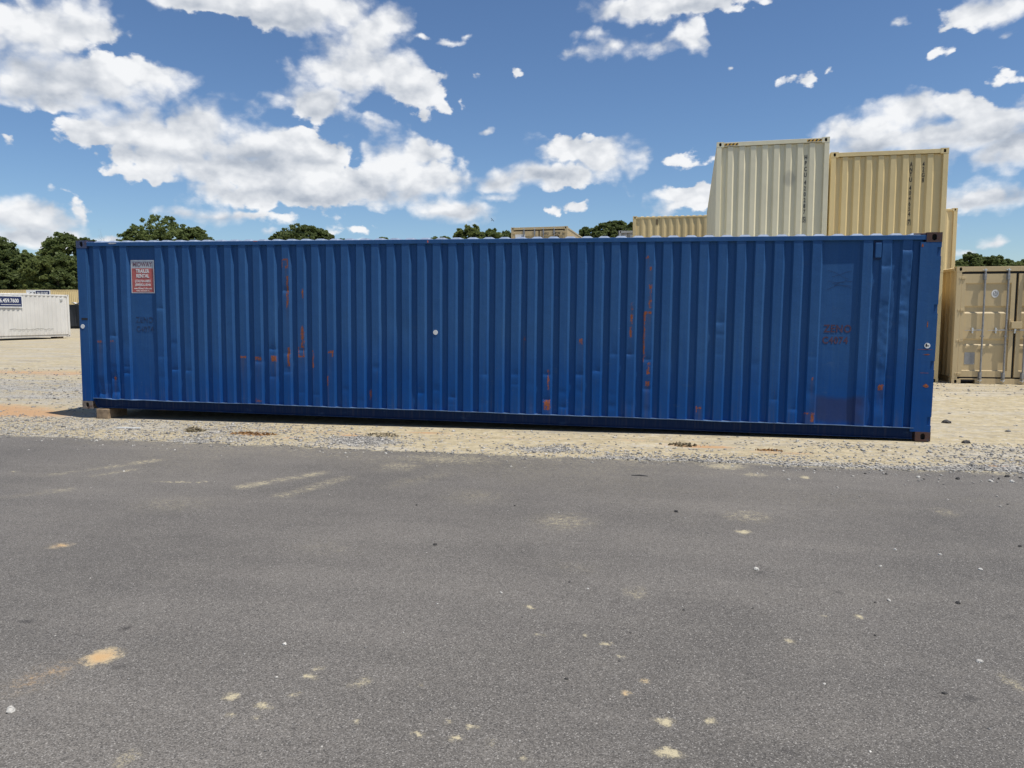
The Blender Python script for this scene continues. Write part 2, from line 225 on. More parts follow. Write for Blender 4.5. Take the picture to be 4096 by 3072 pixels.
def add_attr(me, name, vals):
    a = me.attributes.new(name, 'FLOAT', 'POINT'); a.data.foreach_set('value', np.asarray(vals, dtype=np.float32).ravel())

class Frame:
    """a wall plane: a runs right as seen from outside, w runs inwards, z up"""
    def __init__(self, O, u, n): self.O, self.u, self.n = np.array(O, float), np.array(u, float), np.array(n, float)
    def p(self, a, w, z): return tuple(self.O+self.u*a-self.n*w+np.array((0, 0, z)))
    def matrix(self, a, w, z):
        u, n = Vector(self.u), Vector(self.n)
        m = Matrix((u, Vector((0, 0, 1)), n)).transposed().to_4x4(); m.translation = self.p(a, w, z); return m
WORLD = Frame((0, 0, 0), (1, 0, 0), (0, -1, 0))

class MB:
    def __init__(self): self.v = []; self.f = []
    def quad(self, a, b, c, d): i = len(self.v); self.v += [a, b, c, d]; self.f.append((i, i+1, i+2, i+3))
    def box(self, F, a0, a1, w0, w1, z0, z1):
        i = len(self.v)
        for z in (z0, z1):
            for (a, w) in ((a0, w0), (a1, w0), (a1, w1), (a0, w1)): self.v.append(F.p(a, w, z))
        for q in ((0, 1, 5, 4), (1, 2, 6, 5), (2, 3, 7, 6), (3, 0, 4, 7), (4, 5, 6, 7), (3, 2, 1, 0)):
            self.f.append(tuple(i+k for k in q))
        return self
    def tube(self, p, q, r0, r1=None, n=8):
        p, q = Vector(p), Vector(q); r1 = r0 if r1 is None else r1
        d = (q-p).normalized(); e = d.orthogonal().normalized(); g = d.cross(e); i = len(self.v)
        for (c, r) in ((p, r0), (q, r1)):
            for k in range(n):
                t = 2*math.pi*k/n; self.v.append(tuple(c+e*(r*math.cos(t))+g*(r*math.sin(t))))
        for k in range(n):
            k2 = (k+1) % n; self.f.append((i+k, i+k2, i+n+k2, i+n+k))
        self.f.append(tuple(i+k for k in reversed(range(n)))); self.f.append(tuple(i+n+k for k in range(n)))
        return self
    def profile(self, F, prof, z0, z1):
        """polyline of (a, w) extruded from z0 to z1"""
        i = len(self.v)
        for (a, w) in prof: self.v.append(F.p(a, w, z0)); self.v.append(F.p(a, w, z1))
        for k in range(len(prof)-1): self.f.append((i+2*k, i+2*k+2, i+2*k+3, i+2*k+1))
        return self
    def disc(self, F, a, w, z, r, rz=None, n=20, t=0.003):
        rz = rz or r; i = len(self.v)
        for ww in (w, w+t):
            for k in range(n):
                th = 2*math.pi*k/n; self.v.append(F.p(a+r*math.cos(th), ww, z+rz*math.sin(th)))
        self.f.append(tuple(i+k for k in range(n)))
        for k in range(n):
            k2 = (k+1) % n; self.f.append((i+n+k, i+n+k2, i+k2, i+k))
        return self
    def holed(self, F, a0, a1, z0, z1, ac, zc, hw, hh, depth, n=16, w=0.0):
        """rectangular face with an oblong hole and the tube of that hole"""
        rect, hole = [], []
        r = min(hw, hh)
        for k in range(n):
            t = 2*math.pi*(k+0.5)/n; cx, cz = math.cos(t), math.sin(t)
            hx = ac+max(0, hw-r)*(1 if cx > 0 else -1)+r*cx; hz = zc+max(0, hh-r)*(1 if cz > 0 else -1)+r*cz
            hole.append((hx, hz))
            s = min(((a1-ac) if cx > 0 else (ac-a0))/max(abs(cx), 1e-6), ((z1-zc) if cz > 0 else (zc-z0))/max(abs(cz), 1e-6))
            rect.append((ac+s*cx, zc+s*cz))
        i = len(self.v)
        for (a, z) in rect: self.v.append(F.p(a, w, z))
        for (a, z) in hole: self.v.append(F.p(a, w, z))
        for (a, z) in hole: self.v.append(F.p(a, w+depth, z))
        for k in range(n):
            k2 = (k+1) % n
            self.f.append((i+k, i+k2, i+n+k2, i+n+k)); self.f.append((i+n+k, i+n+k2, i+2*n+k2, i+2*n+k))
        self.f.append(tuple(i+2*n+k for k in range(n)))
        # fill the four rectangle corners the ring skips
        for (ca, cz) in ((a0, z0), (a1, z0), (a1, z1), (a0, z1)):
            for k in range(n):
                k2 = (k+1) % n; A, B = rect[k], rect[k2]
                onA = (abs(A[0]-ca) < 1e-6, abs(A[1]-cz) < 1e-6); onB = (abs(B[0]-ca) < 1e-6, abs(B[1]-cz) < 1e-6)
                if (onA[0] and onB[1] and not onA[1] and not onB[0]) or (onA[1] and onB[0] and not onA[0] and not onB[1]):
                    j = len(self.v); self.v += [F.p(A[0], w, A[1]), F.p(ca, w, cz), F.p(B[0], w, B[1])]; self.f.append((j, j+1, j+2))
        return self
    def mesh(self, name, smooth_angle=None):
        me = bpy.data.meshes.new(name); me.from_pydata(self.v, [], self.f); me.update()
        if smooth_angle is not None:
            me.polygons.foreach_set('use_smooth', np.ones(len(me.polygons), dtype=bool)); me.set_sharp_from_angle(angle=R(smooth_angle))
        return me
    def build(self, name, mat, parent=None, bevel=0.0, smooth_angle=None):
        o = link(name, self.mesh(name, smooth_angle), parent, mat)
        if bevel:
            b = o.modifiers.new('bevel', 'BEVEL'); b.width = bevel; b.segments = 2; b.limit_method = 'ANGLE'
        return o

def text_obj(name, s, F, a, w, z, size, mat, parent, xs=1.0, align='CENTER', spacing=1.0, shear=0.0, bold=0.0, thick=0.0008):
    cu = bpy.data.curves.new('lettering', 'FONT'); cu.body = s; cu.size = size; cu.align_x = align; cu.align_y = 'CENTER'
    cu.space_character = spacing; cu.shear = shear; cu.offset = bold; cu.extrude = thick; cu.resolution_u = 3
    to = bpy.data.objects.new('tmp_text', cu); COL.objects.link(to)
    dg = bpy.context.evaluated_depsgraph_get(); me = bpy.data.meshes.new_from_object(to.evaluated_get(dg))
    bpy.data.objects.remove(to); bpy.data.curves.remove(cu)
    me.materials.clear(); me.name = name
    o = link(name, me, parent, mat)
    o.matrix_local = F.matrix(a, w, z) @ Matrix.Diagonal((xs, 1, 1, 1))
    return o

# numpy value noise
def vnoise(x, y, seed, freq):
    rng = np.random.RandomState(seed); T = rng.rand(256, 256)
    X, Y = np.asarray(x)*freq+1000.0, np.asarray(y)*freq+1000.0
    i, j = np.floor(X).astype(int), np.floor(Y).astype(int); fx, fy = X-i, Y-j
    fx = fx*fx*(3-2*fx); fy = fy*fy*(3-2*fy)
    g = lambda a, b: T[a % 256, b % 256]
    return (g(i, j)*(1-fx)+g(i+1, j)*fx)*(1-fy)+(g(i, j+1)*(1-fx)+g(i+1, j+1)*fx)*fy
def fbm(x, y, seed, freq, octv=4, rough=0.5):
    s = 0; a = 1; t = 0
    for k in range(octv): s = s+a*vnoise(x, y, seed+k, freq*2**k); t += a; a *= rough
    return s/t
def sstep(a, b, v):
    t = np.clip((v-a)/(b-a), 0, 1); return t*t*(3-2*t)

# ------------------------------------------------------------------ materials
def mat_plain(name, col, rough=0.6, metal=0.0, var=0.12, scale=8.0, bump=0.0):
    m, nt, b = material(name)
    n = nt.noise(nt.coord(), scale, 5, 0.6)
    c = nt.mix(nt.ramp(n, 0.3, 0.7), tuple(q*(1-var) for q in col), tuple(min(1, q*(1+var)) for q in col))
    nt.put(b.inputs['Base Color'], c); b.inputs['Roughness'].default_value = rough; b.inputs['Metallic'].default_value = metal
    if bump: nt.put(b.inputs['Normal'], nt.bump(n, bump, 0.01))
    return m

def mat_blue(name, wall=False, unshaded=True):
    m, nt, b = material(name)
    co = nt.coord(); x, y, z = nt.sep(co)
    big = nt.noise(nt.vmath('MULTIPLY', co, (0.9, 0.9, 0.6)), 1.0, 4, 0.55)
    streak = nt.noise(nt.vmath('MULTIPLY', co, (26, 26, 0.9)), 1.0, 4, 0.6)
    fine = nt.noise(co, 60, 4, 0.65)
    deep = (0.0025, 0.056, 0.235); chalk = (0.036, 0.106, 0.250) if unshaded else (0.0012, 0.018, 0.075)
    if not unshaded: deep = (0.001, 0.015, 0.062)  # rail copy of the blue, darkened so its shade sits in the colour
    # chalky, sun-faded paint on the upper two thirds, deeper blue where the lower wall was repainted
    edge = nt.math('ADD', z, nt.math('ADD', nt.math('MULTIPLY', nt.math('SUBTRACT', big, 0.5), 0.9), nt.math('MULTIPLY', nt.math('SUBTRACT', streak, 0.5), 0.5)))
    f = nt.ramp(edge, 0.25, 1.45)
    f = nt.math('MULTIPLY', f, nt.ramp(streak, 0.2, 0.75, 0.72, 1.0))
    c = nt.mix(f, deep, chalk)
    c = nt.mix(nt.ramp(fine, 0.35, 0.75, 0.0, 0.35), c, (0.020, 0.066, 0.15, 1) if unshaded else (0.004, 0.018, 0.06, 1))
    # ribs weather unevenly; grime has run down from the top rail
    ribt = nt.noise(nt.vmath('MULTIPLY', co, (4.4, 4.4, 0.35)), 1.0, 3, 0.6)
    c = nt.mix(nt.ramp(ribt, 0.35, 0.65, 0.0, 0.30), c, (0.016, 0.066, 0.185, 1) if unshaded else c)
    run = nt.math('MULTIPLY', nt.ramp(nt.noise(nt.vmath('MULTIPLY', co, (38, 38, 0.5)), 1.0, 3, 0.6), 0.58, 0.75), nt.ramp(nt.noise(co, 1.3, 2, 0.5), 0.45, 0.65))
    c = nt.mix(nt.math('MULTIPLY', run, 0.35), c, (0.055, 0.075, 0.11, 1))
    blot = nt.noise(nt.vmath('MULTIPLY', co, (3.0, 3.0, 7.0)), 1.0, 5, 0.7)
    c = nt.mix(nt.ramp(blot, 0.60, 0.72, 0.0, 0.28), c, (0.060, 0.115, 0.21, 1))
    # thin handling scratches, pale
    sc = nt.noise(nt.vmath('MULTIPLY', co, (9, 9, 95)), 1.0, 3, 0.5)
    sc2 = nt.noise(co, 1.7, 2, 0.5)
    scr = nt.math('MULTIPLY', nt.ramp(sc, 0.70, 0.74), nt.ramp(sc2, 0.55, 0.68))
    c = nt.mix(nt.math('MULTIPLY', scr, 0.45), c, (0.12, 0.17, 0.28, 1))
    # dust washed down over the bottom of the wall
    dust = nt.math('MULTIPLY', nt.ramp(z, 0.5, 0.15), nt.ramp(streak, 0.45, 0.8))
    c = nt.mix(nt.math('MULTIPLY', dust, 0.18), c, (0.17, 0.14, 0.11, 1))
    rough = nt.ramp(fine, 0.3, 0.7, 0.42, 0.6)
    if wall:
        ru = nt.attr('rust'); pr = nt.attr('primer')
        c = nt.mix(nt.math('MULTIPLY', nt.attr('run'), nt.ramp(streak, 0.35, 0.7, 0.05, 0.5)), c, (0.085, 0.060, 0.065, 1))
        brk = nt.noise(co, 85, 5, 0.7); brk2 = nt.noise(nt.vmath('MULTIPLY', co, (40, 40, 12)), 1.0, 4, 0.6)
        rm = nt.math('ADD', ru, nt.math('MULTIPLY', nt.math('SUBTRACT', nt.math('ADD', nt.math('MULTIPLY', brk, 0.5), nt.math('MULTIPLY', brk2, 0.5)), 0.5), 3.6))
        rmask = nt.math('MULTIPLY', nt.ramp(rm, 0.50, 0.68), nt.ramp(ru, 0.10, 0.30))
        spk = nt.math('MULTIPLY', nt.ramp(nt.noise(co, 38, 3, 0.6), 0.735, 0.76), nt.ramp(nt.noise(co, 2.2, 2, 0.5), 0.5, 0.62))
        c = nt.mix(nt.math('MULTIPLY', pr, 0.55), c, (0.040, 0.032, 0.055, 1))
        rc = nt.mix(nt.noise(co, 45, 4, 0.6), (0.085, 0.034, 0.021, 1), (0.43, 0.135, 0.055, 1))
        rmask = nt.math('MAXIMUM', rmask, nt.math('MULTIPLY', spk, 0.8))
        c = nt.mix(rmask, c, rc)
        rough = nt.math('MAXIMUM', rough, nt.math('MULTIPLY', rmask, 0.85))
    b.inputs['Specular IOR Level'].default_value = 0.13
    nt.put(b.inputs['Base Color'], c); nt.put(b.inputs['Roughness'], rough)
    h = nt.math('ADD', nt.math('MULTIPLY', nt.noise(co, 5.0, 3, 0.5), 1.0), nt.math('MULTIPLY', fine, 0.06))
    nt.put(b.inputs['Normal'], nt.bump(h, 0.25, 0.02))
    return m

def mat_casting(name, base, rust=0.5):
    m, nt, b = material(name)
    co = nt.coord(); n = nt.noise(co, 14, 5, 0.65)
    c = nt.mix(nt.ramp(n, 0.62-0.25*rust, 0.72-0.2*rust), base, (0.075, 0.035, 0.025, 1))
    nt.put(b.inputs['Base Color'], c); b.inputs['Roughness'].default_value = 0.75
    nt.put(b.inputs['Normal'], nt.bump(n, 0.4, 0.01)); return m

def mat_container(name, col, rust=(0.22, 0.10, 0.05), dirt=0.35, rough=0.5, smudge=None):
    m, nt, b = material(name)
    co = nt.coord(); x, y, z = nt.sep(co)
    big = nt.noise(co, 0.7, 4, 0.55); st = nt.noise(nt.vmath('MULTIPLY', co, (22, 22, 0.8)), 1.0, 4, 0.6)
    c = nt.mix(nt.ramp(big, 0.3, 0.7), tuple(q*0.93 for q in col), tuple(min(1, q*1.05) for q in col))
    c = nt.mix(nt.math('MULTIPLY', nt.ramp(st, 0.5, 0.8), dirt*0.6), c, tuple(q*0.72 for q in col))
    low = nt.math('MULTIPLY', nt.ramp(z, 0.5, 0.0), nt.ramp(st, 0.3, 0.7))
    c = nt.mix(nt.math('MULTIPLY', low, dirt*0.8), c, (0.30, 0.23, 0.16, 1))
    spk = nt.ramp(nt.noise(co, 19, 4, 0.65), 0.72, 0.76)
    c = nt.mix(nt.math('MULTIPLY', spk, 0.5), c, rust)
    if smudge:      # sooty rubbed patch at a given height of the end wall
        q = nt.comb(0.0, nt.math('MULTIPLY', nt.math('SUBTRACT', y, smudge[0]), 1/0.15), nt.math('MULTIPLY', nt.math('SUBTRACT', z, smudge[1]), 1/0.21))
        f = nt.math('ADD', nt.vmath('LENGTH', q), nt.math('MULTIPLY', nt.math('SUBTRACT', nt.noise(co, 7, 3, 0.6), 0.5), 0.6))
        c = nt.mix(nt.ramp(f, 1.1, 0.5, 0.0, 0.42), c, (0.20, 0.20, 0.18, 1))
    nt.put(b.inputs['Base Color'], c); b.inputs['Roughness'].default_value = rough
    nt.put(b.inputs['Normal'], nt.bump(nt.noise(co, 4, 3, 0.5), 0.2, 0.02))
    return m

def mat_asphalt():
    m, nt, b = material('asphalt_surface')
    co = nt.coord()
    big = nt.noise(co, 0.25, 5, 0.6); mid = nt.noise(co, 2.2, 5, 0.6)
    trail = nt.noise(nt.vmath('MULTIPLY', nt.vmath('ADD', co, nt.vmath('MULTIPLY', nt.comb(nt.sep(co)[1], 0.0, 0.0), (-1.6, 0, 0))), (0.22, 1.5, 1)), 1.0, 5, 0.6)
    cell = nt.voronoi(co, 230, 'F1', 'Color', dim='2D'); cs = nt.sep(cell)
    dist = nt.voronoi(co, 230, 'F1', 'Distance', dim='2D')
    cell2 = nt.voronoi(co, 105, 'F1', 'Color', dim='2D'); cs2 = nt.sep(cell2); d2 = nt.voronoi(co, 105, 'F1', 'Distance', dim='2D')
    c = nt.mix(nt.ramp(big, 0.3, 0.7), (0.110, 0.101, 0.090, 1), (0.170, 0.155, 0.137, 1))
    c = nt.mix(nt.ramp(trail, 0.40, 0.62, 0.32, 0.0), c, (0.082, 0.076, 0.069, 1))
    c = nt.mix(nt.ramp(trail, 0.55, 0.75, 0.0, 0.30), c, (0.19, 0.172, 0.145, 1))
    c = nt.mix(nt.ramp(mid, 0.4, 0.75, 0, 0.5), c, (0.150, 0.137, 0.120, 1))
    c = nt.mix(1.0, c, nt.comb(nt.ramp(cs[0], 0, 1, 0.55, 1.45, False), nt.ramp(cs[0], 0, 1, 0.55, 1.45, False), nt.ramp(cs[0], 0, 1, 0.55, 1.45, False)), 'MULTIPLY')
    fleck = nt.math('MULTIPLY', nt.ramp(cs[1], 0.90, 0.92), nt.ramp(dist, 0.62, 0.40))
    c = nt.mix(nt.math('MULTIPLY', fleck, 0.45), c, (0.46, 0.44, 0.41, 1))
    fleck2 = nt.math('MULTIPLY', nt.ramp(cs2[1], 0.955, 0.965), nt.ramp(d2, 0.42, 0.30))
    c = nt.mix(nt.math('MULTIPLY', fleck2, 0.45), c, (0.50, 0.47, 0.42, 1))
    pit = nt.math('MULTIPLY', nt.ramp(cs2[2], 0.86, 0.90), nt.ramp(d2, 0.5, 0.3))
    c = nt.mix(nt.math('MULTIPLY', pit, 0.55), c, (0.035, 0.033, 0.033, 1))
    sand = nt.attr('sand'); dk = nt.attr('dark'); clay = nt.attr('clay')
    brk = nt.noise(co, 120, 3, 0.7); brk2 = nt.noise(co, 22, 4, 0.65)
    sm = nt.math('ADD', sand, nt.math('MULTIPLY', nt.math('SUBTRACT', nt.math('ADD', nt.math('MULTIPLY', brk, 0.55), nt.math('MULTIPLY', brk2, 0.45)), 0.52), nt.ramp(sand, 0.0, 0.35, 0.0, 3.0)))
    sm = nt.ramp(sm, 0.06, 0.80)
    scol = nt.mix(clay, (0.52, 0.45, 0.29, 1), (0.56, 0.36, 0.17, 1))
    c = nt.mix(nt.math('MULTIPLY', sm, 0.85), c, scol)
    c = nt.mix(nt.math('MULTIPLY', dk, 0.72), c, (0.022, 0.02, 0.02, 1))
    nt.put(b.inputs['Base Color'], c); b.inputs['Roughness'].default_value = 0.82
    b.inputs['Specular IOR Level'].default_value = 0.35
    h = nt.math('ADD', nt.math('MULTIPLY', dist, -0.6), nt.math('MULTIPLY', brk, 0.5))
    nt.put(b.inputs['Normal'], nt.bump(h, 0.45, 0.004))
    return m

def mat_ground():
    m, nt, b = material('gravel_yard')
    co = nt.coord()
    gr = nt.attr('gravel'); clay = nt.attr('clay')
    st = nt.noise(nt.vmath('MULTIPLY', co, (0.35, 2.6, 1)), 1.0, 5, 0.6)
    big = nt.noise(co, 0.5, 5, 0.6); fine = nt.noise(co, 30, 5, 0.7); med = nt.noise(co, 6, 5, 0.65)
    v = nt.voronoi(co, 42, 'F1', 'Color', dim='2D'); vs = nt.sep(v); vd = nt.voronoi(co, 42, 'F1', 'Distance', dim='2D')
    v2 = nt.sep(nt.voronoi(co, 17, 'F1', 'Color', dim='2D')); vd2 = nt.voronoi(co, 17, 'F1', 'Distance', dim='2D')
    sandc = nt.mix(nt.ramp(med, 0.3, 0.7), (0.35, 0.290, 0.178, 1), (0.53, 0.455, 0.305, 1))
    sandc = nt.mix(nt.ramp(fine, 0.35, 0.7, 0.0, 0.35), sandc, (0.29, 0.24, 0.17, 1))
    peb = nt.math('MULTIPLY', nt.ramp(v2[0], 0.80, 0.83), nt.ramp(vd2, 0.45, 0.3))
    sandc = nt.mix(nt.math('MULTIPLY', peb, 0.7), sandc, nt.mix(v2[1], (0.16, 0.155, 0.15, 1), (0.55, 0.52, 0.47, 1)))
    gcol = nt.mix(nt.ramp(vs[0], 0, 1, 0, 1, False), (0.17, 0.165, 0.155, 1), (0.55, 0.52, 0.46, 1))
    gcol = nt.mix(nt.ramp(vd, 0.35, 0.75, 0.0, 0.75), gcol, (0.10, 0.09, 0.075, 1))
    gm = nt.math('ADD', gr, nt.math('MULTIPLY', nt.math('SUBTRACT', nt.math('ADD', nt.math('MULTIPLY', med, 0.6), nt.math('MULTIPLY', st, 0.6)), 0.6), 1.7))
    c = nt.mix(nt.ramp(gm, 0.32, 0.68), sandc, gcol)
    trk = nt.noise(nt.vmath('MULTIPLY', co, (0.22, 0.9, 1)), 1.0, 5, 0.65, 0.6); sp9 = nt.noise(nt.vmath('MULTIPLY', co, (7, 14, 7)), 1.0, 4, 0.7)
    c = nt.mix(nt.math('MULTIPLY', nt.ramp(trk, 0.46, 0.60), nt.ramp(sp9, 0.35, 0.65, 0.15, 0.75)), c, nt.mix(nt.ramp(st, 0.4, 0.6), (0.25, 0.235, 0.21, 1), (0.50, 0.475, 0.42, 1)))
    c = nt.mix(nt.math('MULTIPLY', nt.ramp(sp9, 0.57, 0.68), nt.ramp(nt.math('ADD', gr, nt.math('MULTIPLY', trk, 0.6)), 0.25, 0.75, 0.30, 0.75)), c, (0.13, 0.12, 0.105, 1))
    dkl = nt.math('MULTIPLY', nt.ramp(st, 0.60, 0.70), nt.ramp(med, 0.48, 0.62))
    c = nt.mix(nt.math('MULTIPLY', dkl, 0.5), c, (0.15, 0.13, 0.11, 1))
    cm = nt.math('ADD', clay, nt.math('MULTIPLY', nt.math('SUBTRACT', med, 0.5), nt.ramp(clay, 0.02, 0.2, 0, 1.2)))
    c = nt.mix(nt.ramp(cm, 0.18, 0.8, 0.0, 0.85), c, nt.mix(fine, (0.36, 0.19, 0.085, 1), (0.52, 0.33, 0.18, 1)))
    nt.put(b.inputs['Base Color'], c); b.inputs['Roughness'].default_value = 0.92
    b.inputs['Specular IOR Level'].default_value = 0.2
    h = nt.math('ADD', nt.math('MULTIPLY', fine, 0.7), nt.math('MULTIPLY', nt.math('MULTIPLY', vd, -0.8), gr))
    nt.put(b.inputs['Normal'], nt.bump(h, 0.7, 0.02))
    return m

def mat_stone(name, c0, c1):
    m, nt, b = material(name)
    a = nt.attr('tone'); n = nt.noise(nt.coord(), 40, 3, 0.6)
    c = nt.mix(a, c0, c1); c = nt.mix(nt.ramp(n, 0.3, 0.7, 0, 0.4), c, tuple(q*0.6 for q in c0))
    nt.put(b.inputs['Base Color'], c); b.inputs['Roughness'].default_value = 0.85; return m

def mat_leaf(name, dark, light, trans=0.3):
    m, nt, b = material(name)
    a = nt.attr('tone'); n = nt.noise(nt.coord(), 0.45, 3, 0.5)
    t = nt.math('ADD', nt.math('MULTIPLY', a, 0.65), nt.math('MULTIPLY', nt.ramp(n, 0.3, 0.7), 0.35))
    c = nt.mix(t, dark, light)
    nt.put(b.inputs['Base Color'], c); b.inputs['Roughness'].default_value = 0.55; b.inputs['Specular IOR Level'].default_value = 0.3
    tr = nt.node('ShaderNodeBsdfTranslucent'); nt.put(tr.inputs[0], nt.mix(0.5, c, light))
    mx = nt.node('ShaderNodeMixShader'); mx.inputs[0].default_value = trans
    nt.l.new(b.outputs[0], mx.inputs[1]); nt.l.new(tr.outputs[0], mx.inputs[2])
    nt.l.new(mx.outputs[0], nt.n['Material Output'].inputs[0]); return m

M = dict(
    blue=mat_blue('blue_paint'), roof_blue=mat_plain('sunlit_roof_paint', (0.22, 0.27, 0.36), 0.55, 0, 0.15, 5), lip_blue=mat_plain('sunlit_rail_lip', (0.10, 0.17, 0.30), 0.5, 0, 0.25, 9), blue_rail=mat_blue('shaded_blue_rail_paint', False, False), blue_wall=mat_blue('weathered_blue_wall', True),
    cast_blue=mat_casting('blue_casting', (0.05, 0.07, 0.14), 0.45), cast_rust=mat_casting('rusty_casting', (0.05, 0.045, 0.06), 1.0),
    cast_bare=mat_casting('worn_casting', (0.17, 0.14, 0.12), 0.4),
    cream=mat_container('cream_paint', (0.75, 0.69, 0.49)), cream_s=mat_container('smudged_cream_paint', (0.75, 0.69, 0.49), smudge=(0.83, 2.01)), tan=mat_container('tan_paint', (0.69, 0.545, 0.275)),
    beige=mat_container('beige_paint', (0.55, 0.43, 0.24)), white=mat_container('white_paint', (0.64, 0.62, 0.575), dirt=0.6),
    grey=mat_container('grey_paint', (0.42, 0.43, 0.42)), yellow=mat_container('sand_paint', (0.69, 0.54, 0.275)),
    black=mat_plain('black_rubber', (0.012, 0.012, 0.012), 0.6), hole=mat_plain('casting_hole', (0.01, 0.009, 0.008), 0.9),
    ink=mat_plain('black_lettering', (0.018, 0.016, 0.015), 0.6), galv=mat_plain('galvanised_steel', (0.30, 0.30, 0.30), 0.5, 0.4, 0.15, 20),
    bright=mat_plain('bright_steel', (0.65, 0.65, 0.64), 0.35, 0.7), plaque=mat_plain('grey_plate', (0.30, 0.30, 0.30), 0.45, 0.3),
    decal_white=mat_plain('white_decal', (0.72, 0.72, 0.70), 0.5), decal_red=mat_plain('faded_red_decal', (0.46, 0.115, 0.10), 0.55, 0, 0.12, 14),
    decal_grey=mat_plain('faded_grey_decal', (0.46, 0.47, 0.49), 0.55, 0, 0.12, 14), decal_ink=mat_plain('faded_purple_ink', (0.17, 0.11, 0.14), 0.6),
    stencil_red=mat_plain('worn_red_stencil', (0.062, 0.030, 0.060), 0.6, 0, 0.45, 22), stencil_dark=mat_plain('worn_dark_stencil', (0.009, 0.042, 0.125), 0.6, 0, 0.5, 18),
    crack=mat_plain('cracked_paint', (0.008, 0.03, 0.10), 0.7),
    navy=mat_plain('navy_sign', (0.012, 0.022, 0.085), 0.4), yellowtape=mat_plain('yellow_tape', (0.70, 0.40, 0.06), 0.5),
    wood=mat_plain('timber', (0.25, 0.18, 0.115), 0.85, 0, 0.35, 12, 0.4), bark=mat_plain('bark', (0.10, 0.08, 0.06), 0.9, 0, 0.3, 6, 0.5),
    twig=mat_plain('dead_twig', (0.26, 0.23, 0.19), 0.9, 0, 0.2, 4), steel_dark=mat_plain('black_dumpster_paint', (0.016, 0.019, 0.024), 0.5),
    bird=mat_plain('black_feathers', (0.012, 0.011, 0.012), 0.7), tarp=mat_plain('white_tarp', (0.75, 0.75, 0.73), 0.6),
    underfloor=mat_plain('underframe', (0.03, 0.03, 0.04), 0.8),
    asphalt=mat_asphalt(), ground=mat_ground(),
    stone=mat_stone('crushed_stone', (0.13, 0.125, 0.12, 1), (0.56, 0.53, 0.48, 1)), stone_pale=mat_stone('pale_stone', (0.42, 0.40, 0.36, 1), (0.66, 0.63, 0.57, 1)),
    stone_dark=mat_stone('dark_stone', (0.035, 0.032, 0.03, 1), (0.09, 0.085, 0.08, 1)),
    leaf_dark=mat_leaf('dark_oak_leaves', (0.035, 0.054, 0.016, 1), (0.19, 0.235, 0.085, 1), 0.5),
    leaf_mid=mat_leaf('green_leaves', (0.045, 0.070, 0.018, 1), (0.235, 0.285, 0.10, 1), 0.5),
    leaf_light=mat_leaf('light_green_leaves', (0.060, 0.088, 0.022, 1), (0.24, 0.28, 0.095, 1), 0.5),
    dry=mat_leaf('dry_leaves', (0.18, 0.09, 0.03, 1), (0.42, 0.25, 0.11, 1), 0.15), weed=mat_leaf('dead_weed', (0.14, 0.12, 0.08, 1), (0.34, 0.28, 0.18, 1), 0.15),
)

# ------------------------------------------------------------------ the yard: gravel ground to the horizon, asphalt in front
def edge_y(x):          # where the asphalt stops
    x = np.asarray(x, float)
    return -1.88+0.05*np.sin(x*0.55+0.6)+0.11*(fbm(x, x*0, 31, 1.3, 4)-0.5)*2+0.05*(fbm(x, x*0, 37, 7.0, 3)-0.5)*2-0.006*(x+5)
def slope_z(y): return 0.0055*np.clip(y, 0, 40)
def ground_z(x, y):
    x, y = np.asarray(x, float), np.asarray(y, float)
    e = edge_y(x); d = y-e
    rough = 0.030*(fbm(x, y*1.4, 3, 0.9, 4)-0.5)*2+0.012*(fbm(x, y, 8, 6.0, 3)-0.5)*2
    lip = sstep(0.02, 0.5, d)
    nearbox = sstep(2.2, 0.7, np.abs(y-0.35))*sstep(-14.5, -12.6, x)*sstep(2.0, 0.3, x)     # packed flat under the container
    z = slope_z(y)+rough*lip*(1-0.85*nearbox)-0.006*nearbox
    under = sstep(0.0, -0.25, d)
    z = z*(1-under)-0.05*under
    rut = -0.02*np.exp(-((y+0.95+0.12*np.sin(x*0.8))/0.16)**2)*lip*sstep(-7, -2, x)
    far = sstep(35, 60, np.hypot(x+3, y+10))
    return (z+rut)*(1-far)+far*slope_z(y)
def lines(segs):
    out = []
    for a, b, s in segs: out += list(np.arange(a, b, s))
    return np.array(out+[segs[-1][1]])
gx = lines([(-900, -200, 100), (-200, -60, 10), (-60, -24, 1.2), (-24, -14, 0.2), (-14, 6, 0.05), (6, 12, 0.25), (12, 60, 3), (60, 900, 84)])
gy = lines([(-300, -30, 45), (-30, -2.6, 2.0), (-2.6, 0.6, 0.04), (0.6, 12, 0.2), (12, 45, 0.8), (45, 120, 6), (120, 1500, 138)])
X, Y = np.meshgrid(gx, gy); nx, ny = len(gx), len(gy)
idx = np.arange(nx*ny).reshape(ny, nx)
GF = np.stack([idx[:-1, :-1], idx[:-1, 1:], idx[1:, 1:], idx[1:, :-1]], -1).reshape(-1, 4)
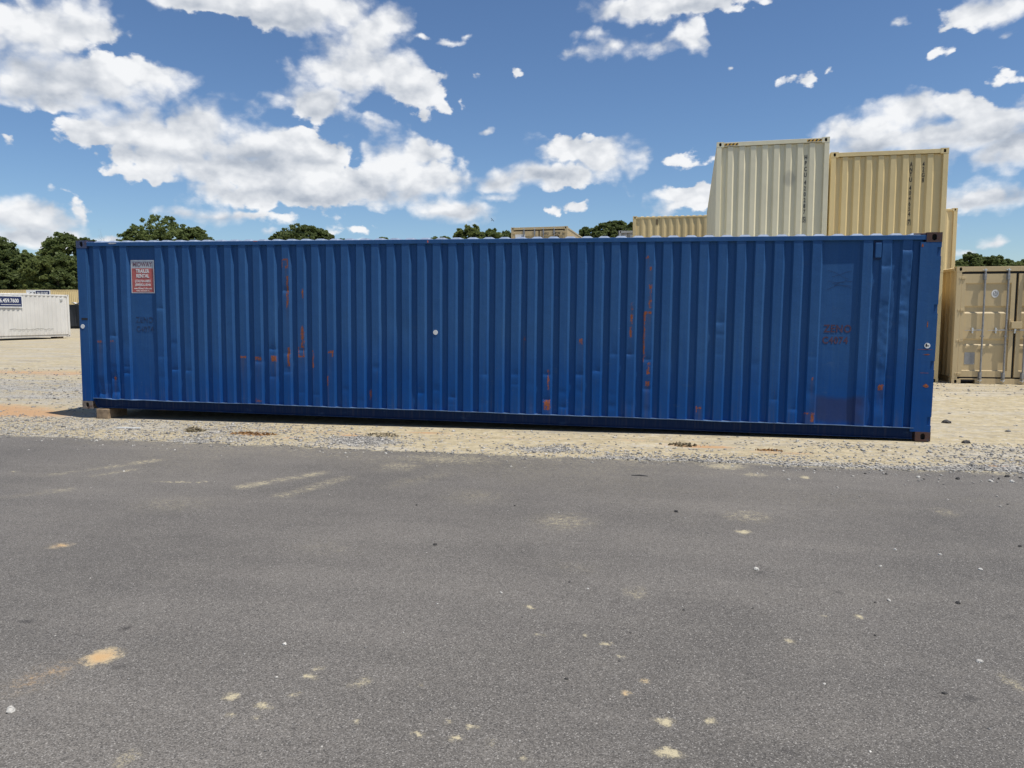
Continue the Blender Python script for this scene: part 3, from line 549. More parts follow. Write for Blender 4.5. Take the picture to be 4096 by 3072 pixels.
def gravel_amount(x, y):
    d = y-edge_y(x)
    g = (0.05+1.0*sstep(0.35, 0.65, fbm(x, y*0.5, 29, 0.8, 3)))*np.exp(-np.clip(d, 0, 9)/0.30)                                   # crushed stone banked along the asphalt
    g = g+0.36*sstep(-6.6, -9.5, x)*sstep(8, 3, y)                           # stony left yard
    g = g+0.45*sstep(-0.7, 0.6, x-0.25*(y+1.2))*sstep(0.5, -0.6, y)*(0.3+1.0*fbm(x, y, 47, 1.1, 3))
    g = g+0.28*sstep(0.5, 4, y)*sstep(-10, -12, x)+0.35*sstep(4.5, 7.5, y)*sstep(-1, 1, x)
    g = g+0.8*np.exp(-(((x+7.0)/0.55)**2+((y+1.25)/0.40)**2))+0.75*np.exp(-(((x+4.6)/0.5)**2+((y+1.45)/0.28)**2))
    g = g+0.5*np.exp(-(((x+1.1)/0.6)**2+((y+0.55)/0.22)**2))
    return g
def clay_amount(x, y):
    c = 0
    for (a, b, ra, rb, s) in ((-8.7, -1.07, 0.35, 0.12, 0.8), (-2.75, -0.80, 0.32, 0.07, 1.0), (-3.05, -0.77, 0.25, 0.06, .5), (-6.4, -0.45, 0.35, 0.10, 0.7), (-7.35, -0.9, 0.16, 0.06, 0.9), (-1.9, -1.15, 0.5, 0.12, 0.55), (-2.1, -1.0, 0.12, 0.03, 0.9),
                              (-13.6, 0.25, 1.2, 0.40, 0.95), (-15.2, 0.8, 1.8, 0.55, 0.85), (-12.6, -0.5, 1.5, 0.15, 0.35), (-7.9, -0.7, 1.2, 0.18, 0.4), (-3.4, -0.55, 1.2, 0.14, 0.35), (-9.6, -0.6, 0.8, 0.12, 0.25), (-5.4, -0.7, 0.9, 0.15, 0.3), (-20, 7.5, 5, 0.9, 0.6), (0.15, -1.55, 0.15, 0.05, .8), (-8.0, -1.2, 0.2, 0.06, 0.6), (-4.0, -1.1, 0.8, 0.2, 0.25)):
        c = c+s*np.exp(-(((x-a)/ra)**2+((y-b)/rb)**2))
    return c
gm = np_mesh('ground', np.stack([X.ravel(), Y.ravel(), ground_z(X, Y).ravel()], -1), GF, True)
add_attr(gm, 'gravel', gravel_amount(X, Y)); add_attr(gm, 'clay', clay_amount(X, Y))
tag(link('ground', gm, None, M['ground']), kind='structure')

ax = lines([(-900, -60, 120), (-60, -16, 4), (-16, -12, 0.2), (-12, -7, 0.045), (-7, 0, 0.022), (0, 2.5, 0.045), (2.5, 8, 0.25), (8, 60, 4), (60, 900, 120)])
at = lines([(0, 2.5, 0.035), (2.5, 6.7, 0.022), (6.7, 12, 0.3), (12, 40, 4), (40, 300, 52)])
AX, AT = np.meshgrid(ax, at); AY = edge_y(AX)-AT
anx, any_ = len(ax), len(at); ai = np.arange(anx*any_).reshape(any_, anx)
AF = np.stack([ai[:-1, :-1], ai[1:, :-1], ai[1:, 1:], ai[:-1, 1:]], -1).reshape(-1, 4)
AZ = 0.004+0.010*sstep(0, 0.15, AT)+0.008*(fbm(AX, AY, 55, 0.4, 3)-0.5)*sstep(0, 1.0, AT)
am = np_mesh('asphalt_road', np.stack([AX.ravel(), AY.ravel(), AZ.ravel()], -1), AF, True)
sand = np.zeros_like(AX); clay = np.zeros_like(AX); dark = np.zeros_like(AX)
wx = AX+0.07*(fbm(AX, AY, 71, 14, 3)-0.5); wy = AY+0.07*(fbm(AX, AY, 77, 14, 3)-0.5)
for k, (a, b, ra, rb, s) in enumerate(SAND):
    g = s*(1.1 if k < 17 else 1.0)*np.exp(-(((wx-a)/ra)**2+((wy-b)/rb)**2)); sand = np.maximum(sand, g)
    if k in (0, 19, 20, 46, 47): clay = np.maximum(clay, g/s)
for (x0, y0, x1, y1, w, s) in STREAKS:
    dx, dy = x1-x0, y1-y0; L2 = dx*dx+dy*dy
    t = ((wx-x0)*dx+(wy-y0)*dy)/L2; q = np.abs((wx-x0)*dy-(wy-y0)*dx)/math.sqrt(L2)
    sand = np.maximum(sand, 0.85*s*np.exp(-(q/w)**2)*sstep(-0.15, 0.1, t)*sstep(1.15, 0.9, t)*(0.35+0.9*fbm(AX, AY, 91, 3, 3)))
for (a, b, ra, rb, s) in DARKS: dark = np.maximum(dark, s*sstep(1.5, 0.6, np.sqrt(((wx-a)/ra)**2+((wy-b)/rb)**2)))
sand = np.maximum(sand, 0.95*np.exp(-AT/(0.05+0.35*fbm(AX, AY*0, 15, 0.9, 3)**2))*fbm(AX, AY, 13, 5, 3)*1.2)
sand = np.maximum(sand, 0.22*sstep(0.45, 0.75, fbm(AX*0.5, AY, 19, 0.7, 4))*np.exp(-AT/3.0))
add_attr(am, 'sand', sand); add_attr(am, 'dark', dark); add_attr(am, 'clay', clay)
tag(link('asphalt_road', am, None, M['asphalt']), kind='structure')

# ------------------------------------------------------------------ loose crushed stone (nobody could count it)
OCT = np.array([(1, 0, 0), (-1, 0, 0), (0, 1, 0), (0, -1, 0), (0, 0, 1), (0, 0, -1)], float)
OCTF = np.array([(0, 2, 4), (2, 1, 4), (1, 3, 4), (3, 0, 4), (2, 0, 5), (1, 2, 5), (3, 1, 5), (0, 3, 5)])
def stones_mesh(name, px, py, pz, size, seed, tone=None):
    rng = np.random.RandomState(seed); n = len(px)
    V = OCT[None]*(1+0.45*(rng.rand(n, 6, 1)-0.5))*size[:, None, None]*np.stack([0.7+0.6*rng.rand(n), 0.7+0.6*rng.rand(n), 0.40+0.35*rng.rand(n)], -1)[:, None]
    V = V+0.25*size[:, None, None]*(rng.rand(n, 6, 3)-0.5)
    a = rng.rand(n)*6.283; c, s = np.cos(a)[:, None], np.sin(a)[:, None]
    V = np.stack([V[..., 0]*c-V[..., 1]*s, V[..., 0]*s+V[..., 1]*c, V[..., 2]], -1)+np.stack([px, py, pz+size*0.15], -1)[:, None]
    F = (OCTF[None]+6*np.arange(n)[:, None, None]).reshape(-1, 3)
    me = np_mesh(name, V.reshape(-1, 3), F)
    t = rng.rand(n) if tone is None else tone
    add_attr(me, 'tone', np.repeat(t, 6)); return me
rng = np.random.RandomState(5)
def scatter(n, x0, x1, y0, y1, smin, smax, seed):
    r = np.random.RandomState(seed); px = r.uniform(x0, x1, n); py = r.uniform(y0, y1, n)
    d = py-edge_y(px); g = gravel_amount(px, py)*(0.4+1.2*fbm(px, py*1.6, 23, 1.6, 4))
    keep = (r.rand(n) < np.clip(g*1.2+0.05, 0, 1)) & (d > 0.0)
    px, py = px[keep], py[keep]; s = smin+(smax-smin)*r.rand(len(px))**3
    return px, py, s
P = [scatter(52000, -14, 2.5, -2.2, 0.05, 0.005, 0.022, 1), scatter(9000, -24, -11, 0, 9, 0.008, 0.035, 2), scatter(7000, 0, 9, -1, 9, 0.008, 0.032, 3), scatter(2500, -14, 2.5, -2.2, -0.1, 0.015, 0.034, 4)]
px = np.concatenate([p[0] for p in P]); py = np.concatenate([p[1] for p in P]); ss = np.concatenate([p[2] for p in P])
clr = ~((px > -12.25) & (px < 0.05) & (py > -0.03))
px, py, ss = px[clr], py[clr], ss[clr]
o = link('gravel', stones_mesh('gravel', px, py, ground_z(px, py), ss, 6), None, M['stone'])
tag(o, 'loose grey crushed stone scattered over the sandy yard beside the asphalt', 'gravel', kind='stuff')
# chips spilled over the asphalt edge
n = 2600; r = np.random.RandomState(9); px = r.uniform(-13, 2.2, n); dd = r.exponential(0.16, n)
right = r.rand(n) < 0.25; px = np.where(right, r.uniform(-2.2, 2.2, n), px); dd = np.where(right, r.exponential(0.35, n), dd)
py = edge_y(px)-dd; s = 0.004+0.016*r.rand(n)**4
o = link('stone_chips', stones_mesh('stone_chips', px, py, np.full(n, 0.013), s, 10), None, M['stone'])
tag(o, 'small stone chips spilled along the edge of the asphalt', 'stone chips', kind='stuff')
n = 700; r = np.random.RandomState(12); px = r.uniform(-10, 1.5, n); py = r.uniform(-8.5, -2.2, n); s = 0.0025+0.006*r.rand(n)**3
o = link('grit', stones_mesh('grit', px, py, np.full(n, 0.013), s, 13), None, M['stone'])
tag(o, 'fine grit sprinkled over the open asphalt', 'grit', kind='stuff')

def stone_mesh(name, seed):
    r = random.Random(seed); mb = MB(); n, m_ = 8, 5
    for j in range(m_+1):
        ph = math.pi*j/m_
        for i in range(n):
            th = 2*math.pi*(i+0.5*(j % 2))/n; q = 1+r.uniform(-0.28, 0.22)
            mb.v.append((q*math.sin(ph)*math.cos(th)*1.15, q*math.sin(ph)*math.sin(th)*0.85, q*math.cos(ph)*0.62))
    for j in range(m_):
        for i in range(n):
            i2 = (i+1) % n; mb.f.append((j*n+i, (j+1)*n+i, (j+1)*n+i2, j*n+i2))
    me = mb.mesh(name); add_attr(me, 'tone', [r.uniform(0.2, 1.0)]*len(me.vertices)); return me
pale_v = [stone_mesh('stone', 100+k) for k in range(5)]; dark_v = [stone_mesh('stone', 200+k) for k in range(5)]
for me in pale_v: me.materials.append(M['stone_pale'])
for me in dark_v: me.materials.append(M['stone_dark'])
r = random.Random(4)
ORD = ['leftmost', 'second', 'third', 'fourth', 'fifth', 'sixth', 'seventh', 'eighth', 'ninth', 'tenth', 'eleventh', 'twelfth', 'thirteenth', 'fourteenth', 'fifteenth', 'sixteenth', 'seventeenth', 'eighteenth', 'nineteenth', 'twentieth']
cy_, sy_ = math.cos(0.1977), math.sin(0.1977)
def across(q):
    dx, dy = q[0]+3.267, q[1]+10.385; return (dx*cy_+dy*sy_)/(-dx*sy_+dy*cy_)      # left to right as one stands at the kerbless edge of the lot
for lst, var, word in ((PALE_STONES, pale_v, 'pale'), (DARK_STONES, dark_v, 'dark')):
    for at_edge in (True, False):
        sub = sorted([q for q in lst if (q[1] > -2.6) == at_edge], key=across)
        for k, (x, y, q) in enumerate(sub):
            o = link('stone', var[k % 5]); o.location = (x, y, 0.012+0.3*q); o.scale = (q, q, q); o.rotation_euler = (r.uniform(-.15, .15), r.uniform(-.15, .15), r.uniform(0, 6.28))
            nth = 'leftmost small %s stone' % word if k == 0 else ('rightmost small %s stone' % word if k == len(sub)-1 else '%s small %s stone from the left' % (ORD[k], word))
            tag(o, nth+(' on the asphalt close to the gravel edge' if at_edge else ' on the open asphalt'), 'stone', ('%s stones on the asphalt by the gravel' if at_edge else '%s stones on the open asphalt') % word)
for lab, (x, y, q), mm in (('dark angular rock on the sandy ground right of the blue container', (0.75, 1.75, 0.06), dark_v[1]), ('small dark stone on the sand below the container corner', (0.42, 0.02, 0.045), dark_v[3])):
    o = link('stone', mm); o.location = (x, y, float(ground_z(x, y))+0.2*q); o.scale = (q, q, q); tag(o, lab, 'stone')

# ------------------------------------------------------------------ shipping containers
W = 2.438
def frames(L):
    return dict(front=Frame((0, 0, 0), (1, 0, 0), (0, -1, 0)), left=Frame((0, W, 0), (0, -1, 0), (-1, 0, 0)),
                right=Frame((L, 0, 0), (0, 1, 0), (1, 0, 0)), back=Frame((L, W, 0), (-1, 0, 0), (0, 1, 0)))
def corr_profile(a0, a1, starts, outer, slope, w_out, w_in):
    prof = [(a0, w_in)]
    for s in starts: prof += [(s-slope, w_in), (s, w_out), (s+outer, w_out), (s+outer+slope, w_in)]
    prof.append((a1, w_in)); return prof
def even_starts(a0, a1, pitch, outer):
    n = int((a1-a0-0.04)/pitch); m = (a1-a0-(n-1)*pitch-outer)/2
    return [a0+m+k*pitch for k in range(n)]
def casting(F1, F2, L1, top, H, name, mat, parent, bevel=0.004):
    """corner block at the left end (L1=None) or right end of wall F1; F2 is the adjoining wall"""
    cw, cd, ch = 0.178, 0.162, 0.118
    z0 = H-ch if top else 0.0
    mb = MB()
    a0 = 0 if L1 is None else L1-cw; 
    mb.holed(F1, a0, a0+cw, z0, z0+ch, a0+cw/2, z0+ch/2, 0.028, 0.040, 0.03)
    # adjoining wall: its own a axis
    L2 = W if abs(F1.u[0]) > 0.5 else L1
    if L1 is None: b0 = F2_len(F2, parent)-cd
    else: b0 = 0
    mb.holed(F2, b0, b0+cd, z0, z0+ch, b0+cd/2, z0+ch/2, 0.028, 0.040, 0.03)
    # caps and inner faces
    def P(a, w, z): return F1.p(a, w, z)
    mb.quad(P(a0, 0, z0+ch), P(a0+cw, 0, z0+ch), P(a0+cw, cd, z0+ch), P(a0, cd, z0+ch))
    mb.quad(P(a0, cd, z0), P(a0+cw, cd, z0), P(a0+cw, 0, z0), P(a0, 0, z0))
    ai = a0+cw if L1 is None else a0
    mb.quad(P(ai, 0, z0), P(ai, cd, z0), P(ai, cd, z0+ch), P(ai, 0, z0+ch))
    mb.quad(P(a0+cw, cd, z0), P(a0, cd, z0), P(a0, cd, z0+ch), P(a0+cw, cd, z0+ch))
    o = mb.build(name, mat, parent)
    o.data.materials.append(M['hole'])
    for p in o.data.polygons:
        if len(p.vertices) > 8: p.material_index = 1
    return o
def F2_len(F2, parent): return W if abs(F2.u[1]) > 0.5 else parent['_len']

def side_wall(F, span, H, root, mat, z0=0.16, pitch=0.278, outer=0.072, slope=0.068, name='side_wall', w_out=0.012, w_in=0.048):
    return MB().profile(F, corr_profile(0.12, span-0.12, even_starts(0.16, span-0.16, pitch, outer), outer, slope, w_out, w_in), z0, H-0.085).build(name, mat, root)

def rails(Fs, L, H, root, mat, skip=()):
    for k in ('front', 'back'):
        F = Fs[k]
        if k not in skip:
            MB().box(F, 0.178, L-0.178, 0.005, 0.065, H-0.09, H-0.03).build('top_side_rail', mat, root)
            mb = MB().box(F, 0.178, L-0.178, 0.0, 0.05, 0.157, 0.166).box(F, 0.178, L-0.178, 0.04, 0.05, 0.03, 0.157).box(F, 0.178, L-0.178, 0.008, 0.05, 0.022, 0.03)
            mb.build('bottom_side_rail', mat, root)
    MB().box(Fs['front'], 0.06, L-0.06, 0.07, W-0.07, 0.06, 0.15).build('floor', M['underfloor'], root)
def roof(Fs, L, H, root, mat, pitch=0.23, amp=0.018):
    mb = MB(); prof = [(0.1, 0.0)]
    x = 0.30
    while x < L-0.30: prof += [(x, 0.0), (x+0.035, amp), (x+0.12, amp), (x+0.155, 0.0)]; x += pitch
    prof.append((L-0.1, 0.0)); F = Fs['front']
    i = 0
    for (a, h) in prof: mb.v.append(F.p(a, 0.015, H-0.0305)); mb.v.append(F.p(a, 0.055, H-0.026+h)); mb.v.append(F.p(a, W-0.055, H-0.026+h)); mb.v.append(F.p(a, W-0.015, H-0.0305))
    for k in range(len(prof)-1):
        for j in range(3): b = 4*k+j; mb.f.append((b, b+4, b+5, b+1))
    return mb.build('roof', mat, root)
def posts(Fs, L, H, root, mat, w=0.14, d=0.11):
    for (k, a0) in (('front', 0.0), ('front', L-w), ('back', 0.0), ('back', L-w)):
        MB().box(Fs[k], a0+0.002, a0+w-0.002, 0.002, d, 0.118, H-0.118).build('corner_post', mat, root, bevel=0.006)
def castings(Fs, L, root, H, mats):
    for j, (f1, f2, l1) in enumerate((('front', 'left', None), ('front', 'right', L), ('back', 'right', None), ('back', 'left', L))):
        for top in (False, True): casting(Fs[f1], Fs[f2], l1, top, H, 'corner_casting', mats[(j, top)] if isinstance(mats, dict) else mats, root)
def plain_end(F, H, root, mat, ribs=True):
    starts = [0.257+0.2525*k for k in range(8)]
    MB().profile(F, corr_profile(0.10, W-0.10, starts, 0.105, 0.035, 0.018, 0.062), 0.15, H-0.115).build('end_wall', mat, root)
    MB().box(F, 0.162, W-0.162, 0.004, 0.08, H-0.105, H-0.014).build('top_end_rail', mat, root, bevel=0.004)
    MB().box(F, 0.162, W-0.162, 0.004, 0.08, 0.012, 0.16).build('bottom_end_rail', mat, root, bevel=0.004)
def door_end(F, H, root, mat, detail=True, vent=False):
    MB().box(F, 0.162, W-0.162, 0.006, 0.09, H-0.112, H-0.006).build('door_header', mat, root, bevel=0.004)
    sill = MB()
    if detail:      # forklift style notch in the sill beside the casting
        sill.box(F, 0.162, 0.19, 0.008, 0.09, 0.012, 0.13).box(F, 0.19, 0.48, 0.008, 0.09, 0.105, 0.13).box(F, 0.48, W-0.162, 0.008, 0.09, 0.012, 0.13)
    else: sill.box(F, 0.162, W-0.162, 0.008, 0.09, 0.012, 0.13)
    sill.build('door_sill', mat, root, bevel=0.003)
    zt, zb = H-0.165, 0.165
    MB().box(F, 0.075, W-0.075, 0.060, 0.085, 0.13, H-0.112).build('door_gasket', M['black'], root)
    for (a0, a1, flip) in ((0.115, W/2-0.028, False), (W/2+0.028, W-0.115, True)):
        mb = MB(); fw = 0.085
        mb.box(F, a0, a0+fw, 0.012, 0.058, zb, zt).box(F, a1-fw, a1, 0.012, 0.058, zb, zt)
        mb.box(F, a0+fw, a1-fw, 0.012, 0.058, zt-0.20, zt).box(F, a0+fw, a1-fw, 0.012, 0.058, zb, zb+0.135)
        k = (H-0.33)/2.261
        zs = [(zt-0.20, 0.028), (zt-0.22, 0.036), (1.73*k, 0.036), (1.695*k, 0.057), (1.60*k, 0.057), (1.565*k, 0.036), (1.01*k, 0.036), (0.975*k, 0.057), (0.895*k, 0.057), (0.86*k, 0.036), (zb+0.15, 0.036), (zb+0.135, 0.028)]
        for (z1, w1), (z2, w2) in zip(zs[:-1], zs[1:]): mb.quad(F.p(a0+fw, w2, z2), F.p(a1-fw, w2, z2), F.p(a1-fw, w1, z1), F.p(a0+fw, w1, z1))
        door = mb.build('door', mat, root)
        ha = a0-0.03 if not flip else a1+0.03
        for hz in (H-0.25, 1.64*k, 0.97*k, 0.235):
            h = MB(); s = 1 if not flip else -1
            h.box(F, min(ha-0.03*s, ha+0.10*s), max(ha-0.03*s, ha+0.10*s), -0.004, 0.011, hz-0.022, hz+0.022)
            h.box(F, min(ha+0.02*s, ha+0.035*s), max(ha+0.02*s, ha+0.035*s), -0.018, -0.004, hz-0.03, hz+0.03)
            h.build('hinge', mat, door, bevel=0.004)
        wd = a1-a0
        for fr in ((0.42, 0.85) if not flip else (0.15, 0.58)):
            ra = a0+wd*fr
            rod = MB().tube(F.p(ra, -0.022, 0.10), F.p(ra, -0.022, H-0.10), 0.020, n=10).build('locking_rod', M['galv'], root, smooth_angle=40)
            for (bz0, bz1) in ((0.13, 0.27), (H-0.30, H-0.16)):
                MB().box(F, ra-0.038, ra+0.038, -0.006, 0.010, bz0, bz1).box(F, ra-0.024, ra+0.024, -0.044, -0.006, bz0+0.015, bz1-0.015).build('rod_bracket', M['galv'], rod, bevel=0.004)
            for (cz, s) in ((0.085, -1), (H-0.085, 1)):
                MB().box(F, ra-0.045, ra+0.045, -0.012, 0.006, cz-0.008, cz+0.012).box(F, ra-0.012, ra+0.012, -0.034, -0.006, cz-0.03, cz+0.03).build('cam_keeper', M['bright'], rod, bevel=0.003)
            MB().box(F, ra-0.03, ra+0.03, -0.042, 0.010, 1.05*k, 1.08*k).build('rod_guide', M['galv'], rod, bevel=0.003)
            hs = -1
            if detail:
                MB().tube(F.p(ra, -0.03, 1.20*k), F.p(ra+hs*0.36, -0.028, 1.19*k), 0.009, 0.006).box(F, ra-0.11, ra-0.03, -0.034, -0.02, 1.185*k, 1.215*k).build('handle', M['galv'], rod)
                MB().disc(F, ra-0.20, -0.045, 1.205*k, 0.022, 0.026, 10, 0.025).box(F, ra-0.215, ra-0.185, -0.03, 0.03, 1.13*k, 1.25*k).build('handle_catch', M['bright'], rod)
    if detail:
        MB().box(F, W/2-0.105, W/2+0.105, -0.075, 0.01, 1.235*k, 1.385*k).build('lock_box', mat, root, bevel=0.006)
        MB().box(F, W/2-0.135, W/2-0.095, -0.03, 0.012, 1.215*k, 1.43*k).build('lock_box_bracket', mat, root, bevel=0.004)

def container(name, loc, rz, L, H, mat, label, group, ends=('wall', 'door'), cast=None, detail=False, side_pitch=0.278, sides=('front', 'back')):
    root = empty(name, loc, rz, label, 'container', group); root['_len'] = L
    Fs = frames(L)
    for k in sides: side_wall(Fs[k], L, H, root, mat, pitch=side_pitch)
    rails(Fs, L, H, root, mat); roof(Fs, L, H, root, mat); posts(Fs, L, H, root, mat); castings(Fs, L, root, H, cast or mat)
    for key, kind in zip(('left', 'right'), ends):
        if kind == 'wall': plain_end(Fs[key], H, root, mat)
        elif kind == 'door': door_end(Fs[key], H, root, mat, detail)
    return root, Fs

# ---- the blue container, tilted up on timber blocks at its left end
BL, BH, TILT = 12.192, 2.591, 0.0117
blue = empty('blue_container', (0, 0, 0.0), 0, 'long weathered blue shipping container with rust scrapes standing along the asphalt', 'container'); blue['_len'] = BL
blue.matrix_world = Matrix.Translation((0, 0, 0.002)) @ Matrix.Rotation(TILT, 4, 'Y') @ Matrix.Translation((-BL, 0, 0))
Fs = frames(BL); FF = Fs['front']
def blue_front():
    outer, slope, w_o, w_i = 0.105, 0.026, 0.012, 0.049
    cols = []
    rr = random.Random(3); prev = 0.15
    def flat(a, b, w, step):
        n = max(1, int(round((b-a)/step)))
        return [(a+(b-a)*k/n, w) for k in range(n)]
    for s in RIBS:
        cols += flat(prev, s-slope, w_i, 0.024); cols += [(s-slope, w_i), (s-slope*0.5, (w_o+w_i)/2)]
        cols += [(s+outer*k/6, w_o) for k in range(7)]; cols += [(s+outer+slope*0.5, (w_o+w_i)/2), (s+outer+slope, w_i)]
        prev = s+outer+slope+0.012
    cols += flat(prev, BL-0.2, w_i, 0.024)+[(BL-0.2, w_i)]
    A = np.array([c[0] for c in cols]); Wd = np.array([c[1] for c in cols])
    keep = np.concatenate([[True], np.diff(A) > 1e-4]); A, Wd = A[keep], Wd[keep]
    zs = np.linspace(0.160, BH-0.086, 190)
    AA, ZZ = np.meshgrid(A, zs); WW = np.tile(Wd, (len(zs), 1)).copy()
    isout = sstep(0.046, 0.016, WW)
    rng = np.random.RandomState(21)
    def dent(x, z, rx, rz, dep, crease=True):
        nonlocal WW
        g = np.exp(-((AA-x)/rx)**2)
        if crease:      # folded rib: pushed in with a sharp lower edge
            t = (ZZ-z)/rz; prof = np.where(t > 0, np.exp(-t*0.9), np.exp(t*3.2))*(1+0.5*(fbm(AA*30, ZZ*12, 5, 1.0, 2)-0.5))
        else: prof = np.exp(-((ZZ-z)/rz)**2)
        WW = WW+dep*g*prof*(0.25+0.75*isout)
    for k, (x, z) in enumerate(DENTS): dent(x, z, 0.075, 0.05+0.05*rng.rand(), 0.008+0.012*rng.rand())
    for k in range(34):
        x = RIBS[rng.randint(len(RIBS))]+0.05; z = 0.25+1.1*rng.rand()**1.6
        dent(x, z, 0.07, 0.03+0.04*rng.rand(), 0.002+0.006*rng.rand(), rng.rand() < 0.35)
    for k in range(26): dent(rng.uniform(0.3, 11.9), rng.uniform(0.3, 1.6), 0.10+0.1*rng.rand(), 0.10+0.15*rng.rand(), rng.uniform(-0.004, 0.009), False)
    # crumpled ribs: lower left pair and the long one near the right end
    for (x, z0, z1) in ((0.34, 0.18, 0.45), (0.57, 0.18, 0.62), (11.58, 0.35, 1.75), (11.80, 1.35, 2.25)):
        m = sstep(0.13, 0.05, np.abs(AA-x))*sstep(z0-0.08, z0+0.1, ZZ)*sstep(z1+0.1, z1-0.1, ZZ)
        WW = WW+m*(0.014+0.030*(fbm(AA*9, ZZ*5, int(x*10), 1.0, 3)-0.5))
    WW = WW+0.0022*(fbm(AA*2.2, ZZ*1.4, 41, 1.0, 3)-0.5)*2
    AA2 = AA+0.006*(fbm(AA*0+np.round(AA/0.23)*3.7, ZZ*0.9, 44, 1.0, 2)-0.5)*sstep(0.16, 0.5, ZZ)*sstep(2.5, 2.1, ZZ)
    rust = np.zeros_like(AA); run = np.zeros_like(AA)
    for (x0, z0, x1, z1) in RUST:
        cx, cz, hx, hz = (x0+x1)/2, (z0+z1)/2, max(0.011, abs(x1-x0)/2), max(0.010, abs(z1-z0)/2)
        d = np.maximum((np.abs(AA-cx)-hx)/0.018, (np.abs(ZZ-cz)-hz)/0.016)
        rust = np.maximum(rust, 0.72*sstep(1.0, -0.5, d))
        run = np.maximum(run, sstep(1.6, 0.4, np.abs(AA-cx)/(hx+0.006))*np.where(ZZ < cz, np.exp((ZZ-cz)/0.22), 0))
    prim = 0.9*sstep(1.2, 0.7, np.maximum(np.abs(AA-11.10)/0.31, np.abs(ZZ-0.36)/0.17)+0.5*(fbm(AA, ZZ, 61, 6, 3)-0.5))
    ny, nx = AA.shape; ii = np.arange(nx*ny).reshape(ny, nx)
    F = np.stack([ii[:-1, :-1], ii[:-1, 1:], ii[1:, 1:], ii[1:, :-1]], -1).reshape(-1, 4)
    me = np_mesh('side_wall', np.stack([AA2.ravel(), WW.ravel(), ZZ.ravel()], -1), F, True)
    me.set_sharp_from_angle(angle=R(28))
    add_attr(me, 'rust', rust); add_attr(me, 'run', run); add_attr(me, 'primer', prim)
    tag(link('side_wall', me, blue, M['blue_wall']), 'dented corrugated blue side wall with orange rust scrapes')
blue_front()
side_wall(Fs['back'], BL, BH, blue, M['blue'])
# rails: wavy lip on the bottom rail, gusset at its left end
n = 120; r = np.random.RandomState(8)
mb = MB(); xs = np.linspace(0.19, BL-0.20, n)
for k in range(n-1):
    a, b = xs[k], xs[k+1]
    q = lambda x: 0.002*math.sin(x*7)+0.003*math.sin(x*2.3+1)-(0.012*math.exp(-((x-0.55)/0.08)**2)+0.008*math.exp(-((x-0.9)/0.1)**2))
    la, lb = q(a), q(b); fa, fb = 0.004*math.sin(a*3.1), 0.004*math.sin(b*3.1)
    P = FF.p
    mb.quad(P(a, fa, 0.158+la), P(b, fb, 0.158+lb), P(b, fb, 0.166+lb), P(a, fa, 0.166+la))
    mb.quad(P(a, fa, 0.166+la), P(b, fb, 0.166+lb), P(b, 0.052, 0.166), P(a, 0.052, 0.166))
    mb.quad(P(b, fb, 0.158+lb), P(a, fa, 0.158+la), P(a, 0.045, 0.156), P(b, 0.045, 0.156))
mb.build('rail_lip', M['lip_blue'], blue); mb = MB()  # lip coloured paler than the paint to stand for its sunlit highlight
mb.box(FF, 0.235, BL-0.20, 0.042, 0.054, 0.03, 0.155).box(FF, 0.26, BL-0.20, 0.012, 0.05, 0.022, 0.030)
mb.v += [FF.p(0.19, 0.006, 0.157), FF.p(0.235, 0.042, 0.157), FF.p(0.26, 0.042, 0.03), FF.p(0.245, 0.02, 0.03)]; i = len(mb.v)-4; mb.f.append((i+3, i+2, i+1, i))
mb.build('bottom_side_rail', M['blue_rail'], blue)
MB().box(Fs['back'], 0.178, BL-0.178, 0.01, 0.05, 0.02, 0.166).build('bottom_side_rail', M['blue'], blue)
for k in ('front', 'back'): MB().box(Fs[k], 0.178, BL-0.165, 0.006, 0.066, BH-0.090, BH-0.031).build('top_side_rail', M['blue'], blue, bevel=0.005)
MB().box(FF, 0.06, BL-0.06, 0.07, W-0.07, 0.06, 0.15).build('floor', M['underfloor'], blue)
for k in range(1, 30): MB().box(FF, 0.4*k, 0.4*k+0.05, 0.06, W-0.06, 0.035, 0.06).build('cross_member', M['underfloor'], blue)
roof(Fs, BL, BH, blue, M['roof_blue'], pitch=0.226, amp=0.022)  # chalky roof colour, paled further to carry the sun's highlight
MB().box(FF, 0.05, 0.30, 0.05, W-0.05, BH-0.03, BH-0.012).build('roof_header_plate', M['cast_blue'], blue)
MB().box(FF, BL-0.32, BL-0.1, 0.02, W-0.05, BH-0.03, BH-0.008).build('roof_header_plate', M['cast_rust'], blue, bevel=0.006)
# corner posts; the door-end post carries hinge notches on its outer edge
MB().box(FF, 0.002, 0.165, 0.003, 0.12, 0.118, BH-0.118).box(FF, 0.165, 0.175, 0.02, 0.10, 0.118, BH-0.118).build('corner_post', M['blue'], blue, bevel=0.008)
mb = MB(); z = 0.118; notch = [0.255, 0.955, 1.655, 2.355]
for zn in notch+[None]:
    top = BH-0.118 if zn is None else zn-0.055
    mb.box(FF, BL-0.24, BL-0.002, 0.002, 0.12, z, top)
    if zn is not None: mb.box(FF, BL-0.24, BL-0.050, 0.002, 0.12, zn-0.055, zn+0.055); mb.box(FF, BL-0.050, BL-0.002, 0.022, 0.12, zn-0.055, zn+0.055); z = zn+0.055
mb.build('corner_post', M['blue'], blue)
for a0 in (0.002, BL-0.14): MB().box(Fs['back'], a0, a0+0.138, 0.002, 0.11, 0.118, BH-0.118).build('corner_post', M['blue'], blue, bevel=0.006)
castings(Fs, BL, blue, BH, {(0, False): M['cast_bare'], (0, True): M['cast_blue'], (1, False): M['cast_rust'], (1, True): M['cast_rust'], (2, False): M['cast_blue'], (2, True): M['cast_blue'], (3, False): M['cast_blue'], (3, True): M['cast_blue']})
